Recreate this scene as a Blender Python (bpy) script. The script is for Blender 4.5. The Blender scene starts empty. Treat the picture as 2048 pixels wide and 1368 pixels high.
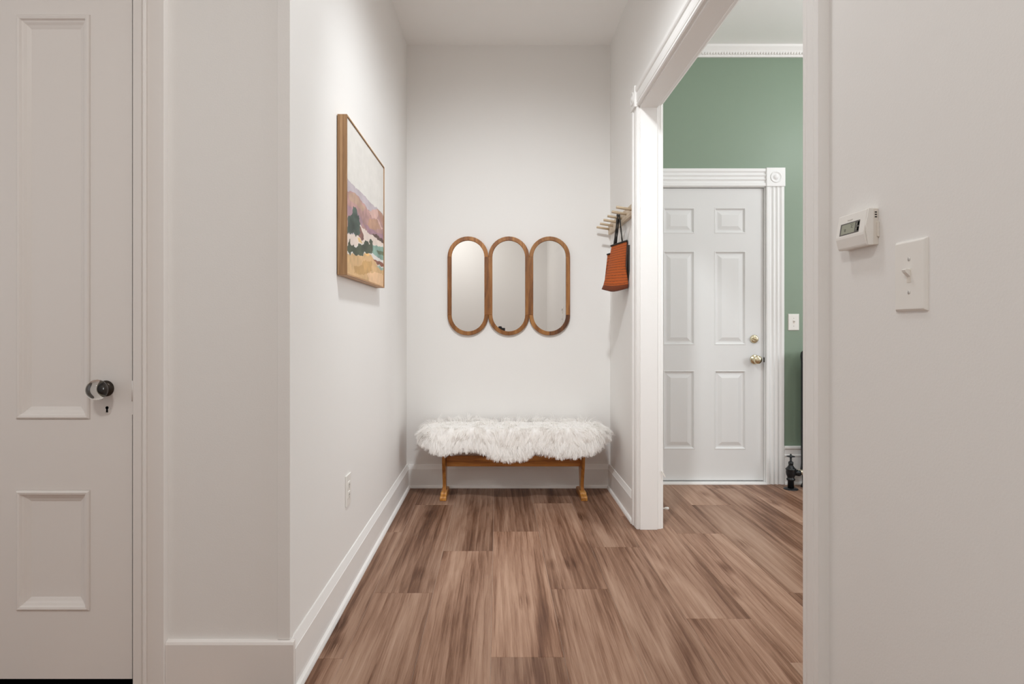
import bpy, bmesh, math, random
import numpy as np
from mathutils import Vector, Matrix

random.seed(7)
RNG = np.random.default_rng(7)
C = bpy.context.scene.collection
SC = bpy.context.scene

# ------------------------------------------------------------------ camera, world, lights, exposure
W, H, F = 2048, 1368, 1200.0
CAMZ = 1.07
cam_d = bpy.data.cameras.new('photo_camera')
cam_d.sensor_width = 36.0
cam_d.lens = F / W * 36.0
cam_d.shift_x = 29.0 / W
cam_d.shift_y = -28.0 / W
cam_d.clip_start = 0.01
cam = bpy.data.objects.new('photo_camera', cam_d)
cam.location = (0, 0, CAMZ)
cam.rotation_euler = (math.pi / 2, 0, 0)
C.objects.link(cam)
SC.camera = cam

SC.view_settings.view_transform = 'Standard'
SC.view_settings.look = 'None'
SC.view_settings.gamma = 1.0
SC.view_settings.use_curve_mapping = False
SC.view_settings.exposure = 0.0
SC.cycles.max_bounces = 14
SC.cycles.diffuse_bounces = 10
SC.cycles.glossy_bounces = 5
SC.cycles.transmission_bounces = 10
SC.cycles.caustics_refractive = False
SC.cycles.caustics_reflective = False

world = bpy.data.worlds.new('world')
SC.world = world
world.use_nodes = True
world.node_tree.nodes['Background'].inputs[0].default_value = (0.8, 0.88, 1.0, 1)
world.node_tree.nodes['Background'].inputs[1].default_value = 0.1

def light(name, kind, loc, power, color, rot=(0, 0, 0), size=0.1, size_y=None):
    d = bpy.data.lights.new(name, kind)
    d.energy = power
    d.color = color
    if kind == 'AREA':
        d.size = size
        if size_y:
            d.shape = 'RECTANGLE'
            d.size_y = size_y
    else:
        d.shadow_soft_size = size
    o = bpy.data.objects.new(name, d)
    o.location = loc
    o.rotation_euler = rot
    C.objects.link(o)
    return o

P2 = math.pi / 2
# flush ceiling light over the hall entrance (above the frame)
light('hall_ceiling_light', 'AREA', (0.10, 1.72, 2.925), 8, (0.95, 0.98, 1.0), size=0.20)
# fill lights added to the green room (unseen, out of frame on the right)
light('green_ceiling_fill', 'AREA', (2.6, 2.2, 2.955), 3, (0.95, 0.98, 1.0), size=0.25)
light('green_fill_bulb', 'POINT', (2.55, 3.0, 2.56), 16, (0.96, 0.985, 1.0), size=0.10)
# daylight through the green room window
light('green_window_daylight', 'AREA', (3.93, 1.72, 1.75), 45, (0.93, 0.97, 1.0), rot=(0, P2, 0), size=1.25, size_y=0.95)
light('front_side_fill', 'AREA', (-3.19, 0.30, 1.55), 7, (0.97, 0.98, 1.0), rot=(0, -P2, 0), size=1.5, size_y=1.6)  # side fill added to the front room, framed as a window
light('front_rear_fill', 'AREA', (-2.0, -1.15, 1.6), 2, (1.0, 0.985, 0.95), rot=(P2, 0, 0), size=1.5, size_y=1.2)  # rear fill added to the front room, clear of the mirrors' view
# overhead fill added to the front room, behind the photographer
light('front_ceiling_fill', 'AREA', (-0.75, -0.25, 2.925), 22.5, (1.0, 0.985, 0.95), size=0.30)
# unseen spot added to brighten the bench and end wall
sp = light('hall_spot_fill', 'SPOT', (0.13, 1.74, 2.90), 140, (0.94, 0.98, 1.0), rot=(math.radians(42), 0, math.radians(2)), size=0.08)
sp.data.spot_size = math.radians(93)
sp.data.spot_blend = 1.0

# ------------------------------------------------------------------ materials
def nt(m):
    return m.node_tree.nodes, m.node_tree.links

def paint(name, col, rough=0.55, bump=0.0, scale=180.0, var=0.0, spec=0.4, metal=0.0):
    m = bpy.data.materials.new(name)
    m.use_nodes = True
    n, l = nt(m)
    b = n['Principled BSDF']
    b.inputs['Base Color'].default_value = (*col, 1)
    b.inputs['Roughness'].default_value = rough
    b.inputs['Specular IOR Level'].default_value = spec
    b.inputs['Metallic'].default_value = metal
    tc = n.new('ShaderNodeTexCoord')
    if bump > 0:
        t = n.new('ShaderNodeTexNoise')
        t.inputs['Scale'].default_value = scale
        t.inputs['Detail'].default_value = 3
        l.new(tc.outputs['Object'], t.inputs['Vector'])
        bp = n.new('ShaderNodeBump')
        bp.inputs['Strength'].default_value = bump
        bp.inputs['Distance'].default_value = 0.002
        l.new(t.outputs['Fac'], bp.inputs['Height'])
        l.new(bp.outputs['Normal'], b.inputs['Normal'])
    if var > 0:
        t2 = n.new('ShaderNodeTexNoise')
        t2.inputs['Scale'].default_value = 3.0
        t2.inputs['Detail'].default_value = 4
        l.new(tc.outputs['Object'], t2.inputs['Vector'])
        cr = n.new('ShaderNodeValToRGB')
        cr.color_ramp.elements[0].position = 0.3
        cr.color_ramp.elements[1].position = 0.7
        cr.color_ramp.elements[0].color = (*[c * (1 - var) for c in col], 1)
        cr.color_ramp.elements[1].color = (*[min(1, c * (1 + var)) for c in col], 1)
        l.new(t2.outputs['Fac'], cr.inputs['Fac'])
        l.new(cr.outputs['Color'], b.inputs['Base Color'])
    return m

def wood(name, stops, axis='Z', scale=1.0, rough=0.4, across=38.0, along=2.2, rings=10.0, bump=0.15, seed_from_object=True, dist=1.5):
    """grain running along AXIS of the object's own coordinates; each object gets its own cut of it"""
    m = bpy.data.materials.new(name)
    m.use_nodes = True
    n, l = nt(m)
    b = n['Principled BSDF']
    b.inputs['Roughness'].default_value = rough
    tc = n.new('ShaderNodeTexCoord')
    oi = n.new('ShaderNodeObjectInfo')
    mul = n.new('ShaderNodeMath'); mul.operation = 'MULTIPLY'; mul.inputs[1].default_value = 37.0
    l.new(oi.outputs['Random'], mul.inputs[0])
    add = n.new('ShaderNodeVectorMath'); add.operation = 'ADD'
    l.new(tc.outputs['Object'], add.inputs[0])
    cmb = n.new('ShaderNodeCombineXYZ')
    for k in range(3):
        l.new(mul.outputs[0], cmb.inputs[k])
    l.new(cmb.outputs[0], add.inputs[1])
    mp = n.new('ShaderNodeMapping')
    s = [across * scale] * 3
    s['XYZ'.index(axis)] = along * scale
    mp.inputs['Scale'].default_value = s
    l.new(add.outputs[0], mp.inputs['Vector'])
    nz = n.new('ShaderNodeTexNoise')
    nz.inputs['Scale'].default_value = 1.0
    nz.inputs['Detail'].default_value = 6
    nz.inputs['Roughness'].default_value = 0.62
    nz.inputs['Distortion'].default_value = dist
    l.new(mp.outputs[0], nz.inputs['Vector'])
    # broad figure
    mp2 = n.new('ShaderNodeMapping')
    s2 = [rings * scale] * 3
    s2['XYZ'.index(axis)] = 0.9 * scale
    mp2.inputs['Scale'].default_value = s2
    l.new(add.outputs[0], mp2.inputs['Vector'])
    nz2 = n.new('ShaderNodeTexNoise')
    nz2.inputs['Scale'].default_value = 1.0
    nz2.inputs['Detail'].default_value = 2
    nz2.inputs['Distortion'].default_value = 0.6
    l.new(mp2.outputs[0], nz2.inputs['Vector'])
    mm = n.new('ShaderNodeMath'); mm.operation = 'MULTIPLY'; mm.inputs[1].default_value = 7.0
    l.new(nz2.outputs['Fac'], mm.inputs[0])
    fr = n.new('ShaderNodeMath'); fr.operation = 'PINGPONG'; fr.inputs[1].default_value = 1.0
    l.new(mm.outputs[0], fr.inputs[0])
    mix = n.new('ShaderNodeMath'); mix.operation = 'MULTIPLY_ADD'
    mix.inputs[1].default_value = 0.32
    l.new(fr.outputs[0], mix.inputs[0])
    sc = n.new('ShaderNodeMath'); sc.operation = 'MULTIPLY'; sc.inputs[1].default_value = 0.68
    l.new(nz.outputs['Fac'], sc.inputs[0])
    l.new(sc.outputs[0], mix.inputs[2])
    cr = n.new('ShaderNodeValToRGB')
    while len(cr.color_ramp.elements) < len(stops):
        cr.color_ramp.elements.new(0.5)
    for e, (p, c) in zip(cr.color_ramp.elements, stops):
        e.position = p
        e.color = (*c, 1)
    l.new(mix.outputs[0], cr.inputs['Fac'])
    hs = n.new('ShaderNodeHueSaturation')
    vr = n.new('ShaderNodeMapRange')
    vr.inputs['To Min'].default_value = 0.84
    vr.inputs['To Max'].default_value = 1.16
    l.new(oi.outputs['Random'], vr.inputs['Value'])
    l.new(vr.outputs[0], hs.inputs['Value'])
    l.new(cr.outputs['Color'], hs.inputs['Color'])
    l.new(hs.outputs['Color'], b.inputs['Base Color'])
    if bump > 0:
        bp = n.new('ShaderNodeBump')
        bp.inputs['Strength'].default_value = bump
        bp.inputs['Distance'].default_value = 0.001
        l.new(nz.outputs['Fac'], bp.inputs['Height'])
        l.new(bp.outputs['Normal'], b.inputs['Normal'])
    return m

M = {}
M['wall'] = paint('wall_paint', (0.835, 0.826, 0.81), 0.6, 0.10, 220)
M['ceiling'] = paint('ceiling_paint', (0.91, 0.905, 0.895), 0.75, 0.05, 160)
M['trim'] = paint('trim_gloss_white', (0.86, 0.852, 0.838), 0.38, 0.06, 60)
M['door_left'] = paint('door_paint_warm_white', (0.82, 0.79, 0.765), 0.42, 0.08, 70)
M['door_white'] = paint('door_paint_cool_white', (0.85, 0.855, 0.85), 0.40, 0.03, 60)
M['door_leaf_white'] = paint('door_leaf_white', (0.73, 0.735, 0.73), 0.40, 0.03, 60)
M['green'] = paint('green_wall_paint', (0.235, 0.312, 0.235), 0.42, 0.06, 200)
M['plastic'] = paint('white_plastic', (0.84, 0.825, 0.79), 0.35)
M['plastic_shadow'] = paint('plastic_in_shade', (0.76, 0.72, 0.66), 0.45)  # darker plastic, shade of recesses and sides put into its colour
M['steel'] = paint('painted_screw', (0.72, 0.71, 0.69), 0.35)
M['brass'] = paint('polished_brass', (0.74, 0.66, 0.46), 0.16, metal=1.0)
M['dark_metal'] = paint('dark_bronze', (0.06, 0.05, 0.042), 0.35, metal=0.8)
M['black'] = paint('black_void', (0.006, 0.006, 0.006), 0.9, spec=0.0)
M['iron'] = paint('black_iron_enamel', (0.012, 0.014, 0.016), 0.33, 0.1, 90)
M['steel_grey'] = paint('nipple_brass', (0.55, 0.5, 0.4), 0.4, metal=0.9)
M['mirror'] = paint('silvered_glass', (0.93, 0.93, 0.92), 0.015, metal=1.0)
M['canvas_edge'] = paint('canvas_edge', (0.62, 0.58, 0.52), 0.7)
M['black_body'] = paint('camera_black', (0.015, 0.015, 0.016), 0.45)
M['shade'] = paint('lamp_canopy_white', (0.8, 0.8, 0.78), 0.4)

def ramp(a, b, c, d):
    return [(0.26, a), (0.42, b), (0.56, c), (0.74, d)]
def plank_wood(name):
    m = bpy.data.materials.new(name); m.use_nodes = True
    n, l = nt(m)
    b = n['Principled BSDF']
    tc = n.new('ShaderNodeTexCoord'); oi = n.new('ShaderNodeObjectInfo')
    def math_(op, a, b_=None, c=None):
        k = n.new('ShaderNodeMath'); k.operation = op
        for i_, v in enumerate((a, b_, c)):
            if v is None: continue
            if isinstance(v, (int, float)): k.inputs[i_].default_value = v
            else: l.new(v, k.inputs[i_])
        return k.outputs[0]
    sx_ = n.new('ShaderNodeSeparateColor'); l.new(oi.outputs['Color'], sx_.inputs[0])
    rnd = math_('MULTIPLY', sx_.outputs[0], 91.0)
    cmb = n.new('ShaderNodeCombineXYZ')
    for k in range(3): l.new(rnd, cmb.inputs[k])
    add = n.new('ShaderNodeVectorMath'); add.operation = 'ADD'
    l.new(tc.outputs['Object'], add.inputs[0]); l.new(cmb.outputs[0], add.inputs[1])
    def mapped(sx, sy):
        mp = n.new('ShaderNodeMapping'); mp.inputs['Scale'].default_value = (sx, sy, 1)
        l.new(add.outputs[0], mp.inputs['Vector']); return mp.outputs[0]
    wv = n.new('ShaderNodeTexWave'); wv.bands_direction = 'X'; wv.wave_profile = 'SAW'
    wv.inputs['Scale'].default_value = 2.2; wv.inputs['Distortion'].default_value = 7.0
    wv.inputs['Detail'].default_value = 3.0; wv.inputs['Detail Scale'].default_value = 0.55; wv.inputs['Detail Roughness'].default_value = 0.6
    l.new(mapped(4.2, 0.75), wv.inputs['Vector'])
    def noise(sx, sy, det, rough, dist):
        z = n.new('ShaderNodeTexNoise'); z.inputs['Scale'].default_value = 1.0
        z.inputs['Detail'].default_value = det; z.inputs['Roughness'].default_value = rough; z.inputs['Distortion'].default_value = dist
        l.new(mapped(sx, sy), z.inputs['Vector']); return z.outputs['Fac']
    fine = noise(190, 5.0, 5, 0.7, 0.5)
    mid = noise(40, 1.1, 6, 0.68, 0.5)
    broad = noise(7.5, 0.75, 3, 0.5, 0.8)
    v = math_('MULTIPLY_ADD', wv.outputs['Fac'], 0.06, math_('MULTIPLY', fine, 0.27))
    v = math_('MULTIPLY_ADD', mid, 0.24, v)
    v = math_('MULTIPLY_ADD', broad, 0.50, v)
    vo = n.new('ShaderNodeTexVoronoi'); vo.inputs['Scale'].default_value = 1.0; vo.inputs['Randomness'].default_value = 1.0
    l.new(mapped(5.2, 2.1), vo.inputs['Vector'])
    kn = n.new('ShaderNodeMapRange'); kn.inputs['From Min'].default_value = 0.03; kn.inputs['From Max'].default_value = 0.20
    kn.inputs['To Min'].default_value = 0.13; kn.inputs['To Max'].default_value = 0.0
    l.new(vo.outputs['Distance'], kn.inputs['Value'])
    v = math_('SUBTRACT', v, math_('MULTIPLY', kn.outputs[0], math_('GREATER_THAN', mid, 0.47)))
    cr = n.new('ShaderNodeValToRGB')
    st = [(0.36, (0.080, 0.034, 0.018)), (0.46, (0.165, 0.082, 0.049)), (0.53, (0.275, 0.156, 0.103)), (0.605, (0.370, 0.230, 0.160)), (0.73, (0.48, 0.325, 0.24))]
    while len(cr.color_ramp.elements) < len(st): cr.color_ramp.elements.new(0.5)
    for e, (p, c) in zip(cr.color_ramp.elements, st): e.position = p; e.color = (*c, 1)
    l.new(v, cr.inputs['Fac'])
    hs = n.new('ShaderNodeHueSaturation')
    l.new(math_('MULTIPLY', sx_.outputs[1], 2.0), hs.inputs['Value'])
    l.new(cr.outputs['Color'], hs.inputs['Color']); l.new(hs.outputs['Color'], b.inputs['Base Color'])
    b.inputs['Specular IOR Level'].default_value = 0.12
    rr = n.new('ShaderNodeMapRange'); rr.inputs['To Min'].default_value = 0.34; rr.inputs['To Max'].default_value = 0.48
    l.new(fine, rr.inputs['Value']); l.new(rr.outputs[0], b.inputs['Roughness'])
    bp = n.new('ShaderNodeBump'); bp.inputs['Strength'].default_value = 0.12; bp.inputs['Distance'].default_value = 0.001
    l.new(fine, bp.inputs['Height']); l.new(bp.outputs['Normal'], b.inputs['Normal'])
    return m
M['floor'] = plank_wood('walnut_plank')
M['floor_base'] = paint('subfloor_highlight', (0.62, 0.52, 0.45), 0.8)  # pale, so the joints show the highlight of lit plank bevels
M['walnut'] = wood('acacia_frame', ramp((0.15, 0.052, 0.014), (0.25, 0.096, 0.024), (0.33, 0.137, 0.036), (0.44, 0.21, 0.066)), 'Z', 1.0, 0.38, across=55, along=7, rings=11)
M['bench'] = wood('honey_pine', ramp((0.25, 0.085, 0.018), (0.40, 0.155, 0.030), (0.50, 0.21, 0.045), (0.60, 0.29, 0.075)), 'X', 1.0, 0.30, across=70, along=5, rings=18)
M['bench_up'] = wood('honey_pine_upright', ramp((0.25, 0.085, 0.018), (0.40, 0.155, 0.030), (0.50, 0.21, 0.045), (0.60, 0.29, 0.075)), 'Z', 1.0, 0.30, across=70, along=5, rings=18)
M['bench_foot'] = wood('honey_pine_foot', ramp((0.28, 0.10, 0.020), (0.44, 0.18, 0.036), (0.55, 0.25, 0.055), (0.64, 0.33, 0.09)), 'Y', 1.0, 0.30, across=70, along=5, rings=18)
M['oak'] = wood('oak_frame', ramp((0.22, 0.115, 0.048), (0.32, 0.17, 0.072), (0.39, 0.22, 0.10), (0.47, 0.28, 0.14)), 'Z', 1.0, 0.5, across=150, along=6, rings=40)
M['oak_flat'] = wood('oak_frame_rail', ramp((0.30, 0.16, 0.072), (0.40, 0.22, 0.10), (0.48, 0.28, 0.135), (0.56, 0.35, 0.19)), 'Y', 1.0, 0.5, across=150, along=6, rings=40)
M['ash'] = wood('pale_ash', ramp((0.50, 0.39, 0.27), (0.60, 0.48, 0.35), (0.68, 0.56, 0.42), (0.75, 0.64, 0.51)), 'Y', 1.0, 0.5, across=110, along=6, rings=30)
M['ash_peg'] = wood('pale_ash_peg', ramp((0.42, 0.32, 0.20), (0.54, 0.42, 0.29), (0.62, 0.50, 0.36), (0.70, 0.58, 0.44)), 'X', 1.0, 0.5, across=160, along=10, rings=40)

# glass ball
gm = bpy.data.materials.new('clear_glass'); gm.use_nodes = True
g = gm.node_tree.nodes['Principled BSDF']
g.inputs['Transmission Weight'].default_value = 1.0
g.inputs['Roughness'].default_value = 0.0
g.inputs['IOR'].default_value = 1.5
g.inputs['Base Color'].default_value = (0.97, 0.98, 0.96, 1)
M['glass'] = gm

# fur
fm = bpy.data.materials.new('white_fur'); fm.use_nodes = True
n, l = nt(fm)
b = n['Principled BSDF']
b.inputs['Base Color'].default_value = (0.985, 0.968, 0.945, 1)
b.inputs['Roughness'].default_value = 0.6
b.inputs['Specular IOR Level'].default_value = 0.25
tr = n.new('ShaderNodeBsdfTranslucent'); tr.inputs['Color'].default_value = (0.97, 0.95, 0.925, 1)
mx = n.new('ShaderNodeMixShader'); mx.inputs[0].default_value = 0.06
l.new(b.outputs[0], mx.inputs[1]); l.new(tr.outputs[0], mx.inputs[2])
l.new(mx.outputs[0], n['Material Output'].inputs['Surface'])
M['fur'] = fm
M['hide'] = paint('hide_white', (0.93, 0.915, 0.895), 0.8)

# woven raffia
def weave(name, c1, c2, c3):
    m = bpy.data.materials.new(name); m.use_nodes = True
    n, l = nt(m)
    b = n['Principled BSDF']; b.inputs['Roughness'].default_value = 0.55
    tc = n.new('ShaderNodeTexCoord')
    uv = tc.outputs['UV']
    def wave(rot, scale, dirn='X'):
        mp = n.new('ShaderNodeMapping'); mp.inputs['Rotation'].default_value = (0, 0, rot)
        l.new(uv, mp.inputs['Vector'])
        w = n.new('ShaderNodeTexWave'); w.inputs['Scale'].default_value = scale
        w.bands_direction = dirn
        w.inputs['Distortion'].default_value = 0.8
        w.inputs['Detail Scale'].default_value = 3
        l.new(mp.outputs[0], w.inputs['Vector'])
        return w
    a = wave(0.75, 9.0); bb = wave(-0.75, 9.0); st = wave(0.0, 2.3, 'Y')
    mul = n.new('ShaderNodeMath'); mul.operation = 'MULTIPLY'
    l.new(a.outputs['Fac'], mul.inputs[0]); l.new(bb.outputs['Fac'], mul.inputs[1])
    cr = n.new('ShaderNodeValToRGB')
    cr.color_ramp.elements[0].position = 0.0; cr.color_ramp.elements[0].color = (*c1, 1)
    cr.color_ramp.elements[1].position = 0.45; cr.color_ramp.elements[1].color = (*c2, 1)
    l.new(mul.outputs[0], cr.inputs['Fac'])
    cs = n.new('ShaderNodeValToRGB')
    cs.color_ramp.elements[0].position = 0.78; cs.color_ramp.elements[0].color = (0, 0, 0, 1)
    cs.color_ramp.elements[1].position = 0.92; cs.color_ramp.elements[1].color = (1.3, 1.3, 1.3, 1)
    l.new(st.outputs['Fac'], cs.inputs['Fac'])
    nz = n.new('ShaderNodeTexNoise'); nz.inputs['Scale'].default_value = 14
    l.new(uv, nz.inputs['Vector'])
    mk = n.new('ShaderNodeMath'); mk.operation = 'MULTIPLY'
    l.new(cs.outputs['Color'], mk.inputs[0]); l.new(nz.outputs['Fac'], mk.inputs[1])
    mix = n.new('ShaderNodeMix'); mix.data_type = 'RGBA'
    l.new(mk.outputs[0], mix.inputs[0]); l.new(cr.outputs['Color'], mix.inputs[6])
    mix.inputs[7].default_value = (*c3, 1)
    l.new(mix.outputs[2], b.inputs['Base Color'])
    bp = n.new('ShaderNodeBump'); bp.inputs['Strength'].default_value = 0.8; bp.inputs['Distance'].default_value = 0.003
    l.new(mul.outputs[0], bp.inputs['Height']); l.new(bp.outputs['Normal'], b.inputs['Normal'])
    return m
M['raffia'] = weave('orange_woven_raffia', (0.34, 0.058, 0.006), (0.72, 0.160, 0.012), (0.10, 0.018, 0.006))
M['raffia_base'] = weave('rust_woven_raffia', (0.16, 0.030, 0.010), (0.42, 0.10, 0.025), (0.08, 0.02, 0.01))
M['raffia_dark'] = paint('black_braid', (0.022, 0.019, 0.016), 0.6, 0.6, 260)

# ------------------------------------------------------------------ mesh helpers
class MB:
    def __init__(self):
        self.v, self.f, self.s, self.uv = [], [], [], {}
    def add(self, vs, fs, smooth=False):
        o = len(self.v)
        self.v += [tuple(p) for p in vs]
        for q in fs:
            self.f.append(tuple(i + o for i in q)); self.s.append(smooth)
        return self
    def box(self, x0, x1, y0, y1, z0, z1):
        vs = [(x0, y0, z0), (x1, y0, z0), (x1, y1, z0), (x0, y1, z0), (x0, y0, z1), (x1, y0, z1), (x1, y1, z1), (x0, y1, z1)]
        fs = [(3, 2, 1, 0), (4, 5, 6, 7), (0, 1, 5, 4), (1, 2, 6, 5), (2, 3, 7, 6), (3, 0, 4, 7)]
        return self.add(vs, fs)
    def extrude(self, prof, p0, p1, u, v, smooth=False):
        """2-D profile (a, b) swept from p0 to p1, a along u and b along v"""
        p0, p1, u, v = Vector(p0), Vector(p1), Vector(u), Vector(v)
        k = len(prof)
        vs = [p0 + u * a + v * b for a, b in prof] + [p1 + u * a + v * b for a, b in prof]
        flip = (p1 - p0).dot(u.cross(v)) < 0
        area = sum(prof[i][0] * prof[(i + 1) % k][1] - prof[(i + 1) % k][0] * prof[i][1] for i in range(k))
        if area < 0:
            flip = not flip
        fs = [(i, (i + 1) % k, k + (i + 1) % k, k + i) for i in range(k)]
        caps = [tuple(reversed(range(k))), tuple(range(k, 2 * k))]
        fs += caps
        if flip:
            fs = [tuple(reversed(q)) for q in fs]
        return self.add(vs, fs, smooth)
    def lathe(self, prof, c, axis='Z', seg=24, smooth=True):
        """profile of (radius, height) turned about AXIS through c"""
        c = Vector(c)
        vs, fs = [], []
        for r, h in prof:
            for k in range(seg):
                a = 2 * math.pi * k / seg
                x, y = r * math.cos(a), r * math.sin(a)
                if axis == 'Z': p = (x, y, h)
                elif axis == 'Y': p = (x, h, -y)
                elif axis == '-Y': p = (x, -h, y)
                elif axis == 'X': p = (h, x, y)
                else: p = (-h, x, -y)
                vs.append(c + Vector(p))
        for i in range(len(prof) - 1):
            for k in range(seg):
                k2 = (k + 1) % seg
                fs.append((i * seg + k, i * seg + k2, (i + 1) * seg + k2, (i + 1) * seg + k))
        fs.append(tuple(reversed(range(seg))))
        fs.append(tuple(range((len(prof) - 1) * seg, len(prof) * seg)))
        return self.add(vs, fs, smooth)
    def tube(self, pts, r, seg=10, closed=False):
        pts = [Vector(p) for p in pts]
        rs = r if isinstance(r, (list, tuple)) else [r] * len(pts)
        vs, fs = [], []
        up = Vector((0.13, 0.27, 0.95))
        for i, p in enumerate(pts):
            a = pts[max(i - 1, 0)] if not closed else pts[i - 1]
            b = pts[min(i + 1, len(pts) - 1)] if not closed else pts[(i + 1) % len(pts)]
            t = (b - a).normalized()
            s = t.cross(up)
            if s.length < 1e-3: s = t.cross(Vector((1, 0, 0)))
            s.normalize(); w = t.cross(s)
            for k in range(seg):
                an = 2 * math.pi * k / seg
                vs.append(p + (s * math.cos(an) + w * math.sin(an)) * rs[i])
        m = len(pts)
        for i in range(m if closed else m - 1):
            j = (i + 1) % m
            for k in range(seg):
                k2 = (k + 1) % seg
                fs.append((i * seg + k, j * seg + k, j * seg + k2, i * seg + k2))
        if not closed:
            fs.append(tuple(range(seg))); fs.append(tuple(reversed(range((m - 1) * seg, m * seg))))
        return self.add(vs, fs, True)
    def rings(self, x0, x1, z0, z1, prof, y):
        """rectangular panel facing -Y: rings of (inset, towards the viewer) closing on a flat field"""
        vs, fs = [], []
        for d, h in prof:
            vs += [(x0 + d, y - h, z0 + d), (x1 - d, y - h, z0 + d), (x1 - d, y - h, z1 - d), (x0 + d, y - h, z1 - d)]
        for i in range(len(prof) - 1):
            for k in range(4):
                k2 = (k + 1) % 4
                fs.append((i * 4 + k, i * 4 + k2, i * 4 + 4 + k2, i * 4 + 4 + k))
        e = (len(prof) - 1) * 4
        fs.append((e, e + 1, e + 2, e + 3))
        return self.add(vs, fs)
    def build(self, name, mat, parent=None, bev=0.0, seg=2, origin=None):
        if origin is None:
            origin = Vector(parent.matrix_basis.translation) if parent else Vector((0, 0, 0))
            if parent and parent.parent:
                origin = Vector(parent.parent.matrix_basis.translation) + origin
        org = Vector(origin)
        me = bpy.data.meshes.new(name)
        me.from_pydata([tuple(Vector(p) - org) for p in self.v], [], self.f)
        me.polygons.foreach_set('use_smooth', self.s)
        me.materials.append(mat)
        me.validate(); me.update()
        o = bpy.data.objects.new(name, me)
        C.objects.link(o)
        if parent:
            o.parent = parent
            base = Vector(parent.matrix_basis.translation)
            if parent.parent: base = base + Vector(parent.parent.matrix_basis.translation)
            o.location = org - base
        else:
            o.location = org
        if bev:
            md = o.modifiers.new('edge', 'BEVEL'); md.width = bev; md.segments = seg; md.limit_method = 'ANGLE'; md.angle_limit = 0.6
        return o

def tag(o, label, cat, group=None, kind=None):
    o['label'] = label; o['category'] = cat
    if group: o['group'] = group
    if kind: o['kind'] = kind
    return o

def thing(name, label, cat, loc, group=None, kind=None):
    o = bpy.data.objects.new(name, None)
    o.empty_display_size = 0.05
    o.location = loc
    C.objects.link(o)
    return tag(o, label, cat, group, kind)

def struct(name, mb, mat, label, cat, bev=0.0):
    return tag(mb.build(name, mat, bev=bev), label, cat, kind='structure')

# ------------------------------------------------------------------ dimensions
XL, XR = -0.610, 0.757            # hall walls
YF, YB = 1.764, 4.030             # left front-facing wall, hall's end wall
XG = 0.847                        # green-room side of the doorway wall
YG = 4.120                        # green wall
ZC, ZCG = 2.97, 3.00
XW, YR = -3.20, -1.16             # front room
XE, YN = 3.94, 0.10               # green room
DY0, DY1, DZ = 1.457, 3.190, 2.25 # cased opening
LX0, LX1, LZ = -1.875, -1.071, 2.06   # left door opening
GX0, GX1, GZ = 1.012, 1.838, 2.040    # green-room door opening

# ------------------------------------------------------------------ floor and planks
fl = MB().box(XW - 0.1, XE + 0.1, YR - 0.1, YG + 0.2, -0.06, -0.0012)
floor = struct('floor', fl, M['floor_base'], 'brown wood-look plank floor running through hall and green room', 'floor')
PW, PL = 0.239, 1.204
pm = MB()
g_ = 0.0004
e_ = 0.0007
w2, l2 = PW / 2 - g_, PL / 2 - g_
pv = [(-w2, -l2, -0.0012), (w2, -l2, -0.0012), (w2, l2, -0.0012), (-w2, l2, -0.0012),
      (-w2, -l2, -0.0005), (w2, -l2, -0.0005), (w2, l2, -0.0005), (-w2, l2, -0.0005),
      (-w2 + e_, -l2 + e_, 0), (w2 - e_, -l2 + e_, 0), (w2 - e_, l2 - e_, 0), (-w2 + e_, l2 - e_, 0)]
pf = [(0, 1, 5, 4), (1, 2, 6, 5), (2, 3, 7, 6), (3, 0, 4, 7), (4, 5, 9, 8), (5, 6, 10, 9), (6, 7, 11, 10), (7, 4, 8, 11), (8, 9, 10, 11)]
pm.add(pv, pf)
plank0 = None; o = floor
TONE = {(1, 2.0): 1.16, (1, 0.8): 1.10, (1, 3.2): 0.90, (0, 1.7): 1.04, (0, 2.9): 0.84, (-1, 1.2): 0.95, (-1, 2.4): 0.88, (2, 2.5): 1.02, (2, 1.3): 1.02, (2, 3.7): 0.84, (3, 1.7): 0.95, (3, 2.9): 0.88,
        (-1, 3.6): 0.82, (-2, 1.9): 0.90, (4, 2.2): 1.0, (4, 1.0): 1.05, (5, 1.9): 1.04, (5, 3.1): 0.92, (6, 2.4): 0.9}
offs = {-2: 1.942, -1: 2.424, 0: 2.879, 1: 3.155, 2: 3.664, 3: 2.93, 4: 2.209, 5: 3.124, 6: 2.424, 7: 2.80, 8: 2.10, 9: 3.30}
for c in range(-12, 17):
    xc = -0.261 + PW * (c + 0.5)
    if xc - PW / 2 < XW - 0.2 or xc + PW / 2 > XE + 0.2:
        continue
    off = offs.get(c, random.uniform(1.2, 2.4))
    k0 = math.floor((YR - off) / PL)
    for k in range(k0, k0 + 7):
        y0 = off + k * PL
        if y0 > YG + 0.05 or y0 + PL < YR:
            continue
        if c < -2 and y0 > 2.4:
            continue
        if plank0 is None:
            plank0 = pm.build('plank', M['floor'], floor, origin=(0, 0, 0))
            plank0.location = (xc, y0 + PL / 2, 0)
        else:
            o = plank0.copy(); C.objects.link(o); o.parent = floor
            o.location = (xc, y0 + PL / 2, 0)
        o = o if plank0 is not None and o.name.startswith('plank.') else plank0
        o.color = (random.random(), TONE.get((c, round(y0, 1)), random.uniform(0.90, 1.08)) / 2, 0, 1)

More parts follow.
